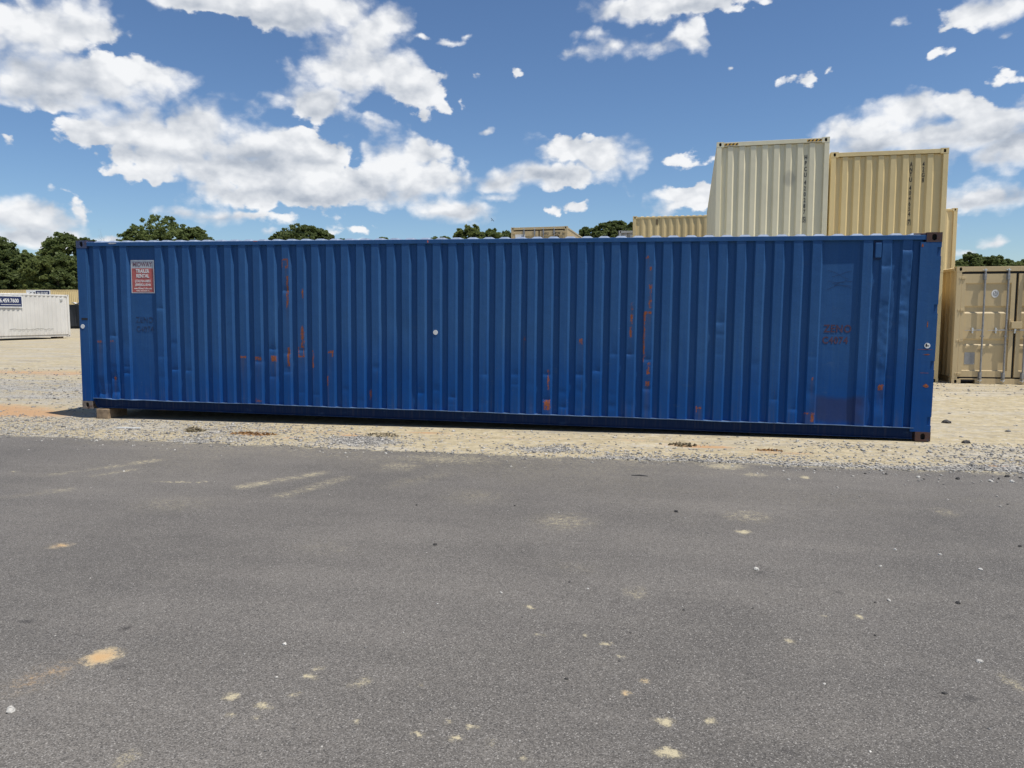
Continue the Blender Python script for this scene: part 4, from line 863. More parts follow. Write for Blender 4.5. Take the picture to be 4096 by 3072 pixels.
door_end(Fs['right'], BH, blue, M['blue'], True); plain_end(Fs['left'], BH, blue, M['blue'])
# rust on the right-hand post
for (a, z, da, dz) in ((BL-0.13, 1.153, 0.20, 0.006), (BL-0.10, 1.09, 0.08, 0.018), (BL-0.11, 1.46, 0.016, 0.10), (BL-0.09, 0.70, 0.07, 0.05), (BL-0.12, 0.86, 0.13, 0.006), (BL-0.22, 2.43, 0.03, 0.05)):
    mb = MB(); r = random.Random(int(a*1000+z*100)); nn = 14; c = []
    for k in range(nn):
        t = 2*math.pi*k/nn; q = r.uniform(0.55, 1.1); c.append(FF.p(a+da/2*q*math.cos(t), 0.0005, z+dz/2*q*math.sin(t)))
    mb.v = c; mb.f = [tuple(range(nn))]; mb.build('rust_scab', bpy.data.materials.get('rust_scab') or mat_plain('rust_scab', (0.26, 0.075, 0.028), 0.9, 0, 0.5, 60), blue)
# vent cover
v = MB().box(FF, 11.434, 11.508, 0.006, 0.044, 2.285, 2.470).build('vent', M['blue'], blue, bevel=0.008)
MB().box(FF, 11.421, 11.519, 0.030, 0.046, 2.265, 2.492).build('vent_surround', M['crack'], v)
# rental sticker on the smooth marking panel at the left
sk = MB().quad; mb = MB(); x0, x1, z0, z1 = 0.905, 1.300, 1.795, 2.292
mb.box(FF, x0, x1, 0.0455, 0.048, z0, z1); stick = mb.build('sticker', M['decal_white'], blue)
tag(stick, 'faded red and grey rental sticker')
MB().box(FF, x0+0.014, x1-0.014, 0.0440, 0.0452, z1-0.118, z1-0.014).build('sticker_heading', M['decal_grey'], stick)
MB().box(FF, x0+0.014, x1-0.014, 0.0440, 0.0452, z0+0.012, z1-0.124).build('sticker_field', M['decal_red'], stick)
xc = (x0+x1)/2
text_obj('lettering', 'MIDWAY', FF, xc, 0.0428, z1-0.066, 0.088, M['decal_ink'], stick, 0.92, bold=0.002)
for s, z, sz, xsc, bd in (('TRAILER', z1-0.168, 0.075, 0.80, 0.002), ('RENTAL', z1-0.240, 0.075, 0.80, 0.002), ('(336)764-0883', z1-0.317, 0.052, 0.86, 0.0006), ('(888)826-8540', z1-0.373, 0.052, 0.86, 0.0006), ('www.MidwayTrailer.com', z1-0.427, 0.036, 0.82, 0.0003), ('WINSTON-SALEM, NC', z1-0.464, 0.027, 0.85, 0.0002)):
    text_obj('lettering', s, FF, xc, 0.0428, z, sz, M['decal_white'], stick, xsc, bold=bd)
r = random.Random(7)
for k in range(5):      # creases across the sticker
    z = z1-r.choice((0.14, 0.205, 0.262, 0.27, 0.40))-r.uniform(0, 0.01); a = x0+r.uniform(0.01, 0.12); mb = MB(); pts = [(a, z)]
    while pts[-1][0] < x1-0.05 and len(pts) < 6: pts.append((pts[-1][0]+r.uniform(0.03, 0.07), pts[-1][1]+r.uniform(-0.008, 0.008)))
    for (p, q) in zip(pts[:-1], pts[1:]): mb.quad(FF.p(p[0], 0.0425, p[1]-0.001), FF.p(q[0], 0.0425, q[1]-0.001), FF.p(q[0], 0.0425, q[1]+0.001), FF.p(p[0], 0.0425, p[1]+0.001))
    mb.build('crease', M['decal_ink'], stick)
# round reflectors / stickers and the black tag
MB().box(FF, 0.045, 0.150, 0.0005, 0.004, 1.378, 1.408).build('black_tag', M['black'], blue)
for a, w, z in ((0.062, 0.0008, 1.278), (5.733, 0.009, 1.270), (12.093, 0.0005, 1.201)):
    d = MB().disc(FF, a, w-0.003, z, 0.034, n=24, t=0.0045).build('round_sticker', M['decal_white'], blue)
    if a > 12:
        MB().disc(FF, a-0.012, w-0.0042, z+0.004, 0.010, 0.022, 12, 0.001).disc(FF, a+0.008, w-0.0042, z-0.002, 0.014, 0.006, 10, 0.001).build('torn_patch', M['ink'], d)
# old stencilled marks
for s, a, z, sz, mt in (('ZENO', 11.045, 1.390, 0.135, 'stencil_red'), ('C4074', 11.02, 1.243, 0.125, 'stencil_red'), ('ZENO', 1.11, 1.385, 0.12, 'stencil_dark'), ('C4074', 1.11, 1.245, 0.12, 'stencil_dark')):
    text_obj('stencil_lettering', s, FF, a, 0.0462, z, sz, M[mt], blue, 0.85, spacing=1.1, bold=0.003, thick=0.0003)
# cracked filler under the paint of the right marking panel
r = random.Random(11)
for (p0, d0, nseg) in (((10.90, 2.13), (0.05, -0.018), 5), ((11.18, 2.12), (-0.05, -0.014), 5), ((10.90, 2.0), (0.055, -0.022), 5), ((11.19, 1.99), (-0.06, -0.006), 5), ((10.90, 1.89), (0.05, 0.024), 5), ((11.19, 1.93), (-0.05, 0.004), 4)):
    mb = MB(); p = p0
    for k in range(nseg):
        q = (p[0]+d0[0]*r.uniform(.6, 1.3), p[1]+d0[1]*r.uniform(0.2, 1.6)+r.uniform(-.006, .006)); t = r.uniform(0.0012, 0.0026)
        mb.quad(FF.p(p[0], 0.0465, p[1]-t), FF.p(q[0], 0.0465, q[1]-t), FF.p(q[0], 0.0465, q[1]+t), FF.p(p[0], 0.0465, p[1]+t)); p = q
    mb.build('paint_crack', M['crack'], blue)
# top rail damage: bare filler patch near the left end and red smears
for (a, z, da, dz, c) in ((0.62, BH-0.05, 0.16, 0.03, 'decal_grey'), (3.0, BH-0.035, 0.12, 0.012, 'decal_red'), (5.62, BH-0.06, 0.025, 0.05, 'decal_red')):
    mb = MB(); r = random.Random(int(a*100)); nn = 12
    mb.v = [FF.p(a+da/2*r.uniform(.5, 1.1)*math.cos(2*math.pi*k/nn), 0.0045, z+dz/2*r.uniform(.5, 1.0)*math.sin(2*math.pi*k/nn)) for k in range(nn)]; mb.f = [tuple(range(nn))]
    mb.build('scuff', M[c], blue)
# timber blocks
def block(loc, sx, sy, sz, rz, label):
    mb = MB().box(WORLD, -sx/2, sx/2, -sy/2, sy/2, 0, sz); o = mb.build('timber_block', M['wood'], None, bevel=0.008); o.location = loc; o.rotation_euler.z = rz
    tag(o, label, 'block')
gz = float(ground_z(-11.9, 0.1))
block((-11.83, 0.20, gz-0.004), 0.20, 0.46, 0.155, 0.03, 'short timber block propping the left end of the blue container')
block((-11.50, 1.25, gz-0.004), 0.24, 0.5, 0.152, 0.0, 'timber block in shadow behind the front one under the blue container')
block((-11.82, 2.2, gz-0.004), 0.3, 0.4, 0.158, 0.0, 'timber block under the far left corner of the blue container')

# ---- stacks behind the blue container
def gy_(y): return float(slope_z(y))
HC, ST = 2.896, 2.591
def stack_text(root, F, items):
    for (s, a, w, z, sz, xsc) in items: text_obj('lettering', s, F, a, w, z, sz, M['ink'], root, xsc, bold=0.0025)
y0 = 8.2; g = gy_(y0)
c1, f1 = container('cream_container', (0.235, y0, g+ST), R(88.2), 12.192, HC, M['cream_s'], 'cream container on top of the stack, striped corners, lettered HPCU 420287 5', 'containers stacked behind the blue container')
F = f1['left']
stack_text(c1, F, [(ch, 1.951, 0.0575, HC-0.42-dz, 0.135, 0.62) for k, (ch, dz) in enumerate([('H', 0), ('P', .13), ('C', .26), ('U', .39), ('4', .56), ('2', .69), ('0', .82), ('2', .95), ('8', 1.08), ('7', 1.21), ('5', 1.38)])])
def frame_box(root, F, a, w, z, hw, hh, t=0.005):
    MB().box(F, a-hw, a+hw, w, w+0.002, z+hh-t, z+hh).box(F, a-hw, a+hw, w, w+0.002, z-hh, z-hh+t).box(F, a-hw, a-hw+t, w, w+0.002, z-hh+t, z+hh-t).box(F, a+hw-t, a+hw, w, w+0.002, z-hh+t, z+hh-t).build('check_digit_box', M['ink'], root)
frame_box(c1, F, 1.951, 0.0575, HC-1.80, 0.036, 0.062)
for a0 in (0.168, W-0.168-0.31):
    tape = MB().box(F, a0, a0+0.31, 0.0015, 0.003, HC-0.085, HC-0.040).build('hazard_tape', M['yellowtape'], c1)
    mb = MB()
    for k in range(4):
        s = a0+0.005+k*0.080; mb.quad(F.p(s, 0.0007, HC-0.085), F.p(min(s+0.038, a0+0.31), 0.0007, HC-0.085), F.p(min(s+0.070, a0+0.31), 0.0007, HC-0.040), F.p(min(s+0.032, a0+0.31), 0.0007, HC-0.040))
    mb.build('hazard_stripes', M['ink'], tape)
container('cream_container', (0.235, y0, g), R(88.2), 12.192, ST, M['cream'], 'cream container at the bottom of the stack under the HPCU one', 'containers stacked behind the blue container')
y1 = 8.4; g = gy_(y1)
c2, f2 = container('tan_container', (2.745, y1, g+ST), R(90), 12.192, ST, M['tan'], 'tan container on top of the stack, lettered ANYU 404654 7 and 42G8', 'containers stacked behind the blue container')
F = f2['left']
stack_text(c2, F, [(ch, 1.698, 0.0575, ST-0.33-dz, 0.135, 0.62) for k, (ch, dz) in enumerate([('A', 0), ('N', .11), ('Y', .21), ('U', .33), ('4', .51), ('0', .625), ('4', .74), ('6', .855), ('5', .97), ('4', 1.085), ('7', 1.26)])])
stack_text(c2, F, [(ch, 1.951, 0.0575, ST-0.33-dz, 0.135, 0.62) for k, (ch, dz) in enumerate([('4', 0), ('2', .115), ('G', .235), ('8', .35)])])
frame_box(c2, F, 1.698, 0.0575, ST-1.59, 0.036, 0.062)
container('tan_container', (2.745, y1, g), R(90), 12.192, ST, M['tan'], 'tan container at the bottom of the stack under the ANYU 404654 7 one', 'containers stacked behind the blue container')
# tan container with doors standing on the ground at the right edge
y2 = 8.25
c3, f3 = container('beige_container', (2.97+W, y2, gy_(y2)), R(90), 12.192, ST, M['beige'], 'beige container with closed doors and a round white seal, right of the blue one', None, ends=('door', 'wall'), detail=True)
F = f3['left']
pl = MB().box(F, 0.25, 0.455, 0.0325, 0.0345, 0.44, 0.705).build('grey_plate', M['plaque'], c3)
for (a, z) in ((0.265, 0.455), (0.44, 0.455), (0.265, 0.69), (0.44, 0.69)): MB().disc(F, a, 0.030, z, 0.006, n=8, t=0.003).build('rivet', M['bright'], pl)
se = MB().disc(F, 0.80, 0.032, 1.995, 0.074, 0.088, 28, 0.003).build('round_seal', M['decal_white'], c3)
MB().disc(F, 0.80, 0.0305, 1.995, 0.046, 0.058, 20, 0.001).build('seal_emblem', M['plaque'], se)
for k, (da, dz, ra, rz_) in enumerate(((-0.018, 0.02, 0.010, 0.022), (0.016, -0.012, 0.009, 0.026), (-0.012, -0.03, 0.012, 0.008), (0.020, 0.034, 0.008, 0.010))):
    MB().disc(F, 0.80+da, 0.0293, 1.995+dz, ra, rz_, 10, 0.0008).build('seal_mark', M['decal_white'], se)
# the far row, side on
y3 = 22.0; g = gy_(y3)
far, ff = container('sand_container', (-4.69, y3, g+ST), 0, 12.192, HC, M['yellow'], 'sand coloured container side on behind the HPCU stack, its roof line showing left of it', 'containers of the far row')
MB().box(ff['front'], 0.93, 1.02, 0.004, 0.03, HC-0.36, HC-0.14).build('vent', mat_plain('vent_shadow', (0.16, 0.12, 0.06), 0.7), far)
container('sand_container', (-4.69, y3, g), 0, 12.192, ST, M['yellow'], 'sand coloured container at the bottom of the far row behind the HPCU stack', 'containers of the far row')
g = gy_(24.6)
c5, f5 = container('grey_container', (-5.42+W, 24.6, g+ST), R(90), 6.058, ST, M['grey'], 'grey container whose corner shows left of the sand coloured one', 'containers of the far row')
container('grey_container', (-5.42+W, 24.6, g), R(90), 6.058, ST, M['grey'], 'grey container at the bottom of the far row under the other grey one', 'containers of the far row')
y4 = 22.2; g = gy_(y4)
c6, f6 = container('beige_container', (-7.41, y4, g+ST), R(90)-R(2.0), 6.058, ST, M['beige'], 'short beige container with doors facing the yard, lettered ANYU 209299 1', 'containers of the far row', ends=('door', 'wall'), detail=True)
F = f6['left']
stack_text(c6, F, [('ANYU', 1.50, 0.0095, ST-0.295, 0.15, 0.66), ('209299', 1.965, 0.0095, ST-0.295, 0.16, 0.70), ('1', 2.25, 0.0095, ST-0.295, 0.15, 0.6), ('22G8', 1.95, 0.0095, ST-0.43, 0.15, 0.70)])
frame_box(c6, F, 2.245, 0.0095, ST-0.295, 0.035, 0.06)
no = MB().box(F, 0.18, 0.62, 0.006, 0.009, ST-0.68, ST-0.30).build('notice', M['decal_white'], c6); MB().box(F, 0.50, 0.58, 0.0045, 0.0055, ST-0.44, ST-0.36).build('notice_mark', M['navy'], no)
container('beige_container', (-7.41, y4, g), R(90)-R(2.0), 6.058, ST, M['beige'], 'short beige container at the bottom of the far row under the ANYU 209299 one', 'containers of the far row', ends=('door', 'wall'))

# ---- the white containers far left
ang = math.atan2(4.4, 0.8)
dx, dy = math.cos(ang), math.sin(ang); Lw = 12.192
gw = gy_(31.4)+0.10
c7, f7 = container('white_container', (-39.75-dx*Lw, 31.4-dy*Lw, gw), ang, Lw, ST, M['white'], 'white container at the left edge with a navy telephone sign and a dented lower wall', None)
F = f7['front']
def sign(loc, rz, w, h, label, text, logo=False):
    root = empty('sign', loc, rz, label, 'sign'); Fq = Frame((0, 0, 0), (1, 0, 0), (0, -1, 0))
    MB().box(Fq, 0, w, 0, 0.03, 0, h).build('board', M['decal_white'], root)
    a0 = w*0.40 if logo else 0.06
    MB().box(Fq, a0, w-0.06, -0.004, -0.001, 0.06, h-0.06).build('navy_panel', M['navy'], root)
    tw = (w-0.06-a0)
    text_obj('lettering', text, Fq, a0+tw*0.5, -0.006, h*0.56, h*0.44, M['decal_white'], root, min(1.0, 0.92*tw/(h*0.44*6.3)), bold=0.006)
    MB().box(Fq, a0+tw*0.28, w-0.12, -0.008, -0.005, h*0.22, h*0.26).build('small_print', M['decal_white'], root)
    if logo:
        mb = MB()
        for (a, z, da, dz) in ((0.12, 0.10, 0.20, 0.05), (0.16, 0.15, 0.05, 0.03), (0.25, 0.12, 0.10, 0.09), (0.38, 0.08, 0.12, 0.05), (0.46, 0.13, 0.12, 0.08)): mb.box(Fq, a, a+da, -0.004, -0.001, z*h/0.3, (z+dz)*h/0.3)
        mb.build('logo', M['ink'], root)
    return root
P = lambda t, h: (-39.75-dx*(Lw-t), 31.4-dy*(Lw-t), h)
nx_, ny_ = math.sin(ang), -math.cos(ang)
t0 = Lw-6.05
q = P(t0, gw+ST-0.16-0.66); sign((q[0]+nx_*0.04, q[1]+ny_*0.04, q[2]), ang, 3.0, 0.70, 'navy sign reading 866.459.7600 on the side of the white container', '866.459.7600', True)
for t_, w_, lab in ((11.6, 0.3, 'timber block under the right end of the white container'), (6.9, 0.3, 'timber block under the middle of the white container')):
    b_ = MB().box(WORLD, -0.2, 0.2, -0.3, 0.3, -0.10, 0.118).build('timber_block', M['wood'], None, bevel=0.01)
    b_.location = (P(t_, 0)[0]-nx_*0.45, P(t_, 0)[1]-ny_*0.45, gw-0.10); b_.rotation_euler.z = ang; tag(b_, lab, 'block')
# dented crease and vent on the white wall
mb = MB(); r = random.Random(5); a = Lw-3.9
pts = [(a, 0.50)]
while pts[-1][0] < Lw-1.15: pts.append((pts[-1][0]+r.uniform(0.06, 0.14), 0.50+r.uniform(-0.035, 0.035)))
for (p, q) in zip(pts[:-1], pts[1:]):
    mb.quad(F.p(p[0], 0.004, p[1]-0.012), F.p(q[0], 0.004, q[1]-0.012), F.p(q[0], 0.008, q[1]+0.014), F.p(p[0], 0.008, p[1]+0.014))
mb.build('dent_crease', mat_plain('dented_edge', (0.24, 0.23, 0.20), 0.8, 0, 0.5, 9), c7)
MB().box(F, Lw-0.62, Lw-0.44, -0.01, 0.05, ST-0.36, ST-0.27).build('vent', M['grey'], c7)
g2 = gy_(36)
a2 = math.atan2(0.75, 1.86)
c8, f8 = container('white_container', (-46.6-12.192*math.cos(a2)*0.86, 33.9-12.192*math.sin(a2)*0.86, g2), a2, 12.192, HC, M['white'], 'taller white container behind the first one, only its roof edge showing', None)
sign((-45.66, 34.40, 2.80), math.atan2(0.3, 1.49)+0.06, 1.56, 0.50, 'white and navy sign with a small dark logo above the white container roof', '866.459.7600', True)
at_ = math.atan2(2.28, 11.4)
for (dz, lab) in ((0, 'long sand coloured container of the distant row, ground level, before the trees'), (ST, 'long sand coloured container of the distant row, upper level, before the trees')):
    container('sand_container', (-101.6, 88.0, gy_(88)+dz), at_, 12.192, ST, M['yellow'], lab, 'distant containers before the trees')
for (dz, lab) in ((0, 'sand coloured container at the right end of the distant row, ground level'), (ST, 'sand coloured container at the right end of the distant row, upper level')):
    container('sand_container', (-101.6+12.5*math.cos(at_), 88.0+12.5*math.sin(at_), gy_(88)+dz), at_, 12.192, ST, M['yellow'], lab, 'distant containers before the trees')
# black roll-off dumpster
dz = gy_(58); root = empty('dumpster', (-63.6, 58.3, dz), at_+0.3, 'black open-top dumpster with white sheeting, in the gap left of the blue container', 'dumpster')
FD = Frame((0, 0, 0), (1, 0, 0), (0, -1, 0))
MB().box(FD, 0, 6.0, 0.0, 0.06, 0.25, 2.35).box(FD, 0, 6.0, 2.2, 2.26, 0.25, 2.35).box(FD, 0, 0.06, 0.06, 2.2, 0.25, 2.35).box(FD, 5.94, 6.0, 0.06, 2.2, 0.25, 2.35).box(FD, 0.06, 5.94, 0.06, 2.2, 0.25, 0.4).build('bin', M['steel_dark'], root)
for k in range(9): MB().box(FD, 0.05+0.7*k, 0.17+0.7*k, -0.10, -0.002, 0.25, 2.25).build('rib', M['steel_dark'], root)
MB().box(FD, -0.05, 6.05, -0.12, 0.08, 2.35, 2.47).build('top_rim', M['steel_dark'], root)
MB().box(FD, 0.1, 5.9, 0.4, 0.6, 0.0, 0.25).box(FD, 0.1, 5.9, 1.7, 1.9, 0.0, 0.25).build('skid', M['steel_dark'], root)
tp = np.random.RandomState(3); gxx, gyy = np.meshgrid(np.linspace(0.5, 2.6, 9), np.linspace(0.1, 2.1, 7))
V = np.stack([gxx.ravel(), gyy.ravel(), (2.42+0.45*tp.rand(63))], -1); ti = np.arange(63).reshape(7, 9)
TF = np.stack([ti[:-1, :-1], ti[:-1, 1:], ti[1:, 1:], ti[1:, :-1]], -1).reshape(-1, 4)
tarp = link('plastic_sheet', np_mesh('plastic_sheet', V+np.array((-63.6, 58.3, dz)), TF), None, M['tarp']); tag(tarp, 'crumpled white plastic sheeting heaped on the black dumpster', 'sheeting')

# ------------------------------------------------------------------ trees
def branch_tubes(mb, p, d, length, r0, depth, rng, tips, minr=0.02):
    segs = 3; q = Vector(p); dd = Vector(d).normalized(); r = r0
    for k in range(segs):
        nd = (dd+Vector((rng.uniform(-.25, .25), rng.uniform(-.25, .25), rng.uniform(-.05, .2)))).normalized()
        e = q+nd*(length/segs); r1 = max(minr, r*0.82); mb.tube(q, e, r, r1, 6 if depth > 1 else 5); q, dd, r = e, nd, r1
        if depth > 0:
            for _ in range(rng.choice((1, 2)) if k < segs-1 else 2):
                a = rng.uniform(0, 6.283); side = dd.orthogonal().normalized(); side.rotate(Matrix.Rotation(a, 3, dd))
                branch_tubes(mb, q, (dd*rng.uniform(.4, .9)+side*rng.uniform(.6, 1.0)), length*rng.uniform(.5, .72), r*0.62, depth-1, rng, tips, minr)
    tips.append(q.copy())
def tree(x, y, z0, top, width, leafmat, label, seed, loose=0.0, dead=False, group=None, low=0.12, name='broadleaf_tree', leaf=0.34, cat='tree', density=1.0):
    rng = random.Random(seed); nr = np.random.RandomState(seed)
    h = top-z0; root = empty(name, (x, y, z0), rng.uniform(0, 6.28), label, cat, group)
    mb = MB(); tips = []; tr = max(0.08, 0.018*h)
    mb.tube((0, 0, -0.1), (0, 0, h*0.22), tr*1.3, tr, 8)
    p = Vector((0, 0, h*0.22)); 
    for k in range(6):
        a = rng.uniform(0, 6.283); branch_tubes(mb, p, (math.cos(a)*rng.uniform(.3, 1.0), math.sin(a)*rng.uniform(.3, 1.0), 1.0), h*0.34, tr*0.55, 2, rng, tips, 0.015)
        p = p+Vector((rng.uniform(-.1, .1), rng.uniform(-.1, .1), h*0.055))
    mb.tube((0, 0, h*0.22), p, tr, tr*0.5, 8)
    if not dead:
        V = np.array(mb.v); kz = min(1.0, (h*0.93)/V[:, 2].max()); kr = min(1.0, 0.40*width/np.abs(V[:, :2]).max()); mb.v = [tuple(q) for q in V*np.array((kr, kr, kz))]
    if dead:
        # scale limbs into the given height and width
        V = np.array(mb.v); s = h/V[:, 2].max(); sx = width*0.5/np.abs(V[:, :2]).max(); V = V*np.array((sx, sx, s)); mb.v = [tuple(q) for q in V]
        mb.build('trunk', M['twig'], root); return root
    # crown: clumps in a lobed dome whose top matches the tree, each clump a spray of small leaf faces
    rw = 0.5*width; dome = min(0.62*width, h*0.45); cz = h-dome
    lobes = [(0, 0, cz, rw*0.90, dome*0.94), (0, 0, max(h*0.42, cz-dome*0.9), rw*0.95, max(h*0.18, dome*0.7))]
    nl = 7 if width > 5 else 5
    for k in range(nl):
        a = 6.283*k/nl+rng.uniform(-.4, .4); ph = rng.uniform(0.05, 1.15); rr = rw*0.72*math.cos(ph)*rng.uniform(.85, 1.15)
        sz = rw*rng.uniform(0.26, 0.42)
        lobes.append((rr*math.cos(a), rr*math.sin(a), cz+dome*0.74*math.sin(ph), sz, sz*0.8))
    for k in range(nl):
        a = rng.uniform(0, 6.283); rr = rw*rng.uniform(.5, .85); lobes.append((rr*math.cos(a), rr*math.sin(a), rng.uniform(h*low+rw*0.2, cz), rw*rng.uniform(.3, .45), rw*rng.uniform(.25, .38)))
    wts = np.array([q[3]**2*q[4] for q in lobes])**0.75; wts[0] *= 1.6; wts[2:2+nl] *= 1.6; wts /= wts.sum()
    nc = int((220+42*width)*density); LA = np.array(lobes); C_ = np.zeros((0, 3))
    while len(C_) < nc:
        m_ = nc*3; pick = LA[nr.choice(len(lobes), size=m_, p=wts)]; v = nr.normal(size=(m_, 3)); v /= np.linalg.norm(v, axis=1)[:, None]; q = nr.rand(m_)**0.30
        c = pick[:, :3]+v*q[:, None]*pick[:, [3, 3, 4]]
        ok = (c[:, 2] > h*low) & (c[:, 2] < h-0.2) & ~((nr.rand(m_) < loose*0.8) & (q < 0.8))
        C_ = np.concatenate([C_, c[ok]])
    C_ = C_[:nc]
    nlf = int(40*(1.0-0.30*loose)); n = nc*nlf
    cr = np.repeat(np.clip(0.05*width, 0.30, 0.62)*(0.6+0.8*nr.rand(nc)), nlf)
    off = nr.normal(size=(n, 3)); off /= np.linalg.norm(off, axis=1)[:, None]; off *= (nr.rand(n)**0.5*cr)[:, None]*np.array((1, 1, 0.7))
    P0 = np.repeat(C_, nlf, 0)+off
    u = nr.normal(size=(n, 3)); u[:, 2] *= 0.6; u /= np.linalg.norm(u, axis=1)[:, None]
    w = np.cross(u, nr.normal(size=(n, 3))); w /= np.linalg.norm(w, axis=1)[:, None]+1e-9
    s = leaf*(0.55+0.9*nr.rand(n))[:, None]
    V = np.stack([P0-u*s*0.5, P0+w*s*0.38, P0+u*s*0.5, P0-w*s*0.38], 1).reshape(-1, 3)
    V[:, 2] = np.minimum(V[:, 2], h+0.05)
    me = np_mesh('crown', V, np.arange(4*n).reshape(n, 4))
    tone = np.clip(np.repeat(nr.rand(nc), nlf)*0.55+nr.rand(n)*0.45, 0, 1)
    add_attr(me, 'tone', np.repeat(tone, 4))
    mb.build('trunk', M['bark'], root); link('crown', me, root, leafmat)
    return root
D_, M_, L_ = M['leaf_dark'], M['leaf_mid'], M['leaf_light']
TL = [  # leaf, looseness, label
 (D_, 0.1, 'tall dark tree cut by the left edge of the picture'), (M_, 0.1, 'green tree in the gap between the dark left tree and the loose oak'), (D_, 0.1, 'dense dark tree behind the signs at the far left'),
 (L_, 0.2, 'lighter green tree in the middle of the left tree line'), (M_, 0.1, 'green tree of the left tree line below the loose oak'), (D_, 0.1, 'dark tree of the left tree line touching the blue container corner'),
 (L_, 0.3, 'pale green bush in front of the left tree line'), (D_, 0.1, 'dark bush beside the pale green one in the left tree line'), (M_, 0.75, 'loose open oak rising left of the blue container corner'),
 (D_, 0.5, 'low tree top just right of the blue container left corner'), None, (M_, 0.25, 'left shoulder tree of the big clump above the blue roof'),
 (M_, 0.2, 'biggest rounded tree above the rental sticker'), (M_, 0.35, 'right-hand tree of the big clump with gaps of sky'), (D_, 0.4, 'small tree top at the right foot of the big clump'),
 (D_, 0.3, 'rounded dark tree standing alone above the blue roof'), (D_, 0.4, 'lower left companion of the lone rounded dark tree'), (D_, 0.3, 'lower right companion of the lone rounded dark tree'),
 (M_, 0.7, 'small feathery tree top peeping over the middle of the blue roof'), (D_, 0.5, 'tiny dark tree top right of the lone rounded tree'), (M_, 0.6, 'leftmost small tree top of the group by the short beige container'),
 (M_, 0.5, 'second small tree top of the group by the short beige container'), (L_, 0.2, 'light green bushy tree left of the short beige container'), (M_, 0.2, 'green tree between the light green one and the short beige container'),
 (D_, 0.3, 'dark tree touching the left side of the short beige container'), (D_, 0.1, 'leftmost dark tree between the beige and grey containers'), (D_, 0.1, 'second dark tree between the beige and grey containers'),
 (D_, 0.1, 'tallest dark tree between the beige and grey containers'), (D_, 0.1, 'dark tree rising behind the grey container'),
 (M_, 0.3, 'small tree between the sand container and the tall right-hand tree'), (D_, 0.35, 'pointed tree tallest in the right-hand row'), (D_, 0.3, 'small tree right of the pointed one'),
 (D_, 0.25, 'rounded dark tree in the middle of the right-hand row'), (D_, 0.4, 'feathery tree in the right part of the right-hand row'), (M_, 0.3, 'low green tree near the right edge of the picture'), (D_, 0.4, 'tree cut by the right edge of the picture')]
for k, (t, info) in enumerate(zip(TREES, TL)):
    x, y, top, wd = t; z0 = gy_(y)-0.05
    if info is None: tree(x, y, z0, top, wd, None, 'bare grey dead tree beside the big clump', 900, dead=True, name='dead_tree'); continue
    lf, loose, lab = info; wd *= 1.15; loose = min(0.85, loose+0.30)
    bush = 'bush' in lab and 'bushy' not in lab
    tree(x, y, z0, top, wd, lf, lab, 300+k, loose, name='bush' if bush else 'broadleaf_tree', low=0.05 if k < 8 else 0.45, cat='bush' if bush else 'tree', density=1.5 if k < 8 else 1.15, leaf=0.46)

# ------------------------------------------------------------------ bird
root = empty('bird', (-16.74, 49.03, 8.96), R(-20), 'small black bird gliding in the sky above the middle of the container', 'bird')
mb = MB()
def ring(c, r, n=8): return [(c[0]+0, c[1]+r*math.cos(2*math.pi*k/n)*0.9, c[2]+r*math.sin(2*math.pi*k/n)) for k in range(n)]
prof = [(-0.20, 0.01, 0.0), (-0.12, 0.05, 0.0), (0.0, 0.07, 0.0), (0.10, 0.055, 0.01), (0.16, 0.035, 0.02), (0.20, 0.03, 0.03), (0.24, 0.008, 0.03)]
for (px_, r_, z_) in prof: mb.v += ring((px_, 0, z_), r_)
for j in range(len(prof)-1):
    for k in range(8): k2 = (k+1) % 8; mb.f.append((j*8+k, j*8+k2, (j+1)*8+k2, (j+1)*8+k))
for s in (-1, 1):      # swept wings, one raised
    i = len(mb.v); mb.v += [(0.08, s*0.04, 0.03), (0.10, s*0.22, 0.14), (0.0, s*0.46, 0.20 if s > 0 else 0.10), (-0.05, s*0.44, 0.19 if s > 0 else 0.09), (-0.04, s*0.20, 0.12), (-0.06, s*0.04, 0.03)]
    mb.f.append(tuple(range(i, i+6)) if s > 0 else tuple(reversed(range(i, i+6))))
i = len(mb.v); mb.v += [(-0.18, 0.02, 0), (-0.34, 0.07, 0), (-0.34, -0.07, 0), (-0.18, -0.02, 0)]; mb.f.append((i, i+1, i+2, i+3))
mb.build('body', M['bird'], root); root.scale = (0.4, 0.4, 0.4)
root.rotation_euler = (R(60), R(-35), R(70))

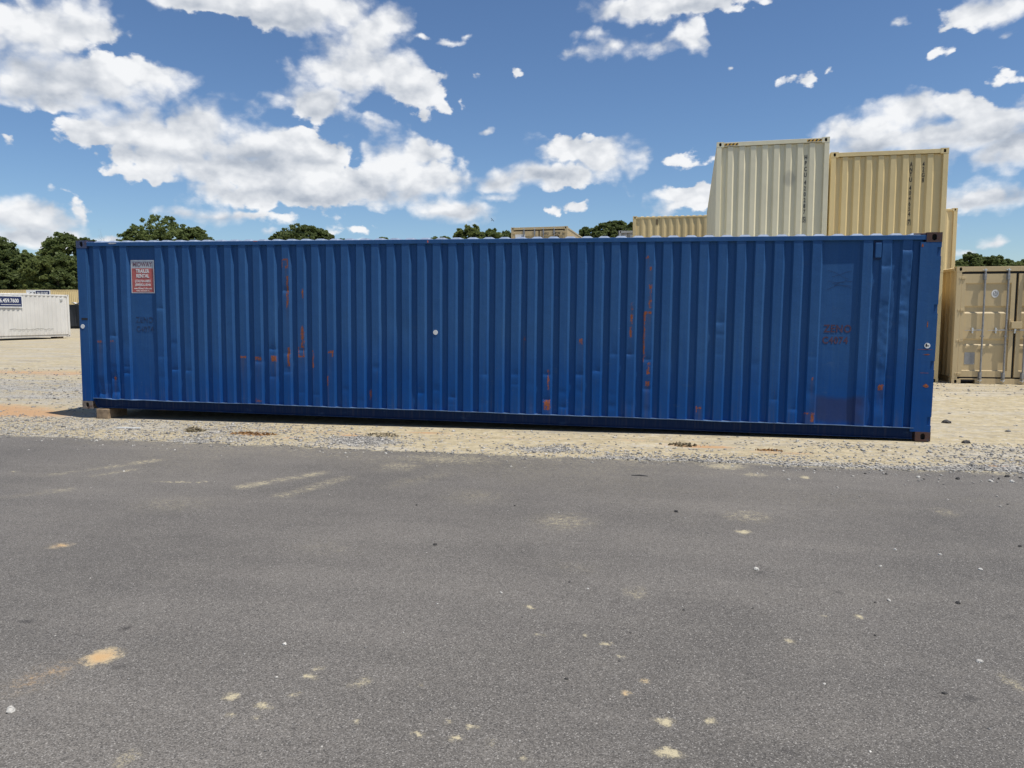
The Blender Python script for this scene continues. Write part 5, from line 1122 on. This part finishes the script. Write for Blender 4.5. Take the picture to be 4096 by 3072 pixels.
# ------------------------------------------------------------------ litter on the sandy verge
def leaf_heap(name, x, y, rx, ry, n, h, size, mat, label, seed, cat):
    nr = np.random.RandomState(seed); q = np.sqrt(nr.rand(n)); a = nr.rand(n)*6.283
    px = x+rx*q*np.cos(a); py = y+ry*q*np.sin(a); pz = ground_z(px, py)+0.006+h*nr.rand(n)*(1-q)
    u = nr.normal(size=(n, 3)); u[:, 2] *= 0.5; u /= np.linalg.norm(u, axis=1)[:, None]; w = np.cross(u, nr.normal(size=(n, 3))); w /= np.linalg.norm(w, axis=1)[:, None]
    s = size*(0.5+nr.rand(n))[:, None]; c = np.stack([px, py, pz], -1)
    me = np_mesh(name, np.stack([c-u*s*.5, c+w*s*.25, c+u*s*.5, c-w*s*.25], 1).reshape(-1, 3), np.arange(4*n).reshape(n, 4))
    add_attr(me, 'tone', np.repeat(nr.rand(n), 4)); tag(link(name, me, None, mat), label, cat, kind='stuff')
leaf_heap('dry_leaves', -8.68, -1.05, 0.34, 0.09, 150, 0.035, 0.045, M['dry'], 'heap of dry orange leaves on the verge below the third flat panel', 1, 'leaves')
leaf_heap('dead_weed', -9.62, -0.95, 0.16, 0.08, 90, 0.10, 0.06, M['weed'], 'dark dead weed clump on the stony verge left of the leaf heap', 2, 'weed')
leaf_heap('dead_weed', -3.05, -0.76, 0.18, 0.06, 100, 0.05, 0.045, M['weed'], 'dark withered weeds beside the orange clay patch', 3, 'weed')
leaf_heap('dead_weed', -6.95, -0.80, 0.24, 0.14, 110, 0.05, 0.045, M['weed'], 'withered weeds at the mound of gravel by the asphalt', 4, 'weed')
leaf_heap('dry_leaves', -2.05, -0.98, 0.18, 0.04, 70, 0.02, 0.04, M['dry'], 'thin scatter of reddish leaves near the right end of the verge', 5, 'leaves')
for (x, y, l, rz, lab) in ((-10.7, -0.88, 0.34, 0.10, 'pale splinter of wood on the gravel below the left end'), (-3.5, -2.85, 0.16, -0.05, 'dark twig lying on the asphalt near the edge')):
    z = float(ground_z(x, y))+0.012 if y > -1.5 else 0.018
    mb = MB().box(WORLD, -l/2, l/2, -0.012, 0.012, -0.006, 0.008) if 'wood' in lab else MB().tube((-l/2, 0, 0), (0, 0.008, 0.004), 0.005, 0.006, 6).tube((0, 0.008, 0.004), (l/2, 0, 0), 0.006, 0.003, 6)
    o = mb.build('wood_splinter' if 'wood' in lab else 'twig', M['tarp'] if 'wood' in lab else M['steel_dark']); o.location = (x, y, z); o.rotation_euler.z = rz; tag(o, lab, 'debris')
for o in bpy.data.objects:
    if '_len' in o: del o['_len']
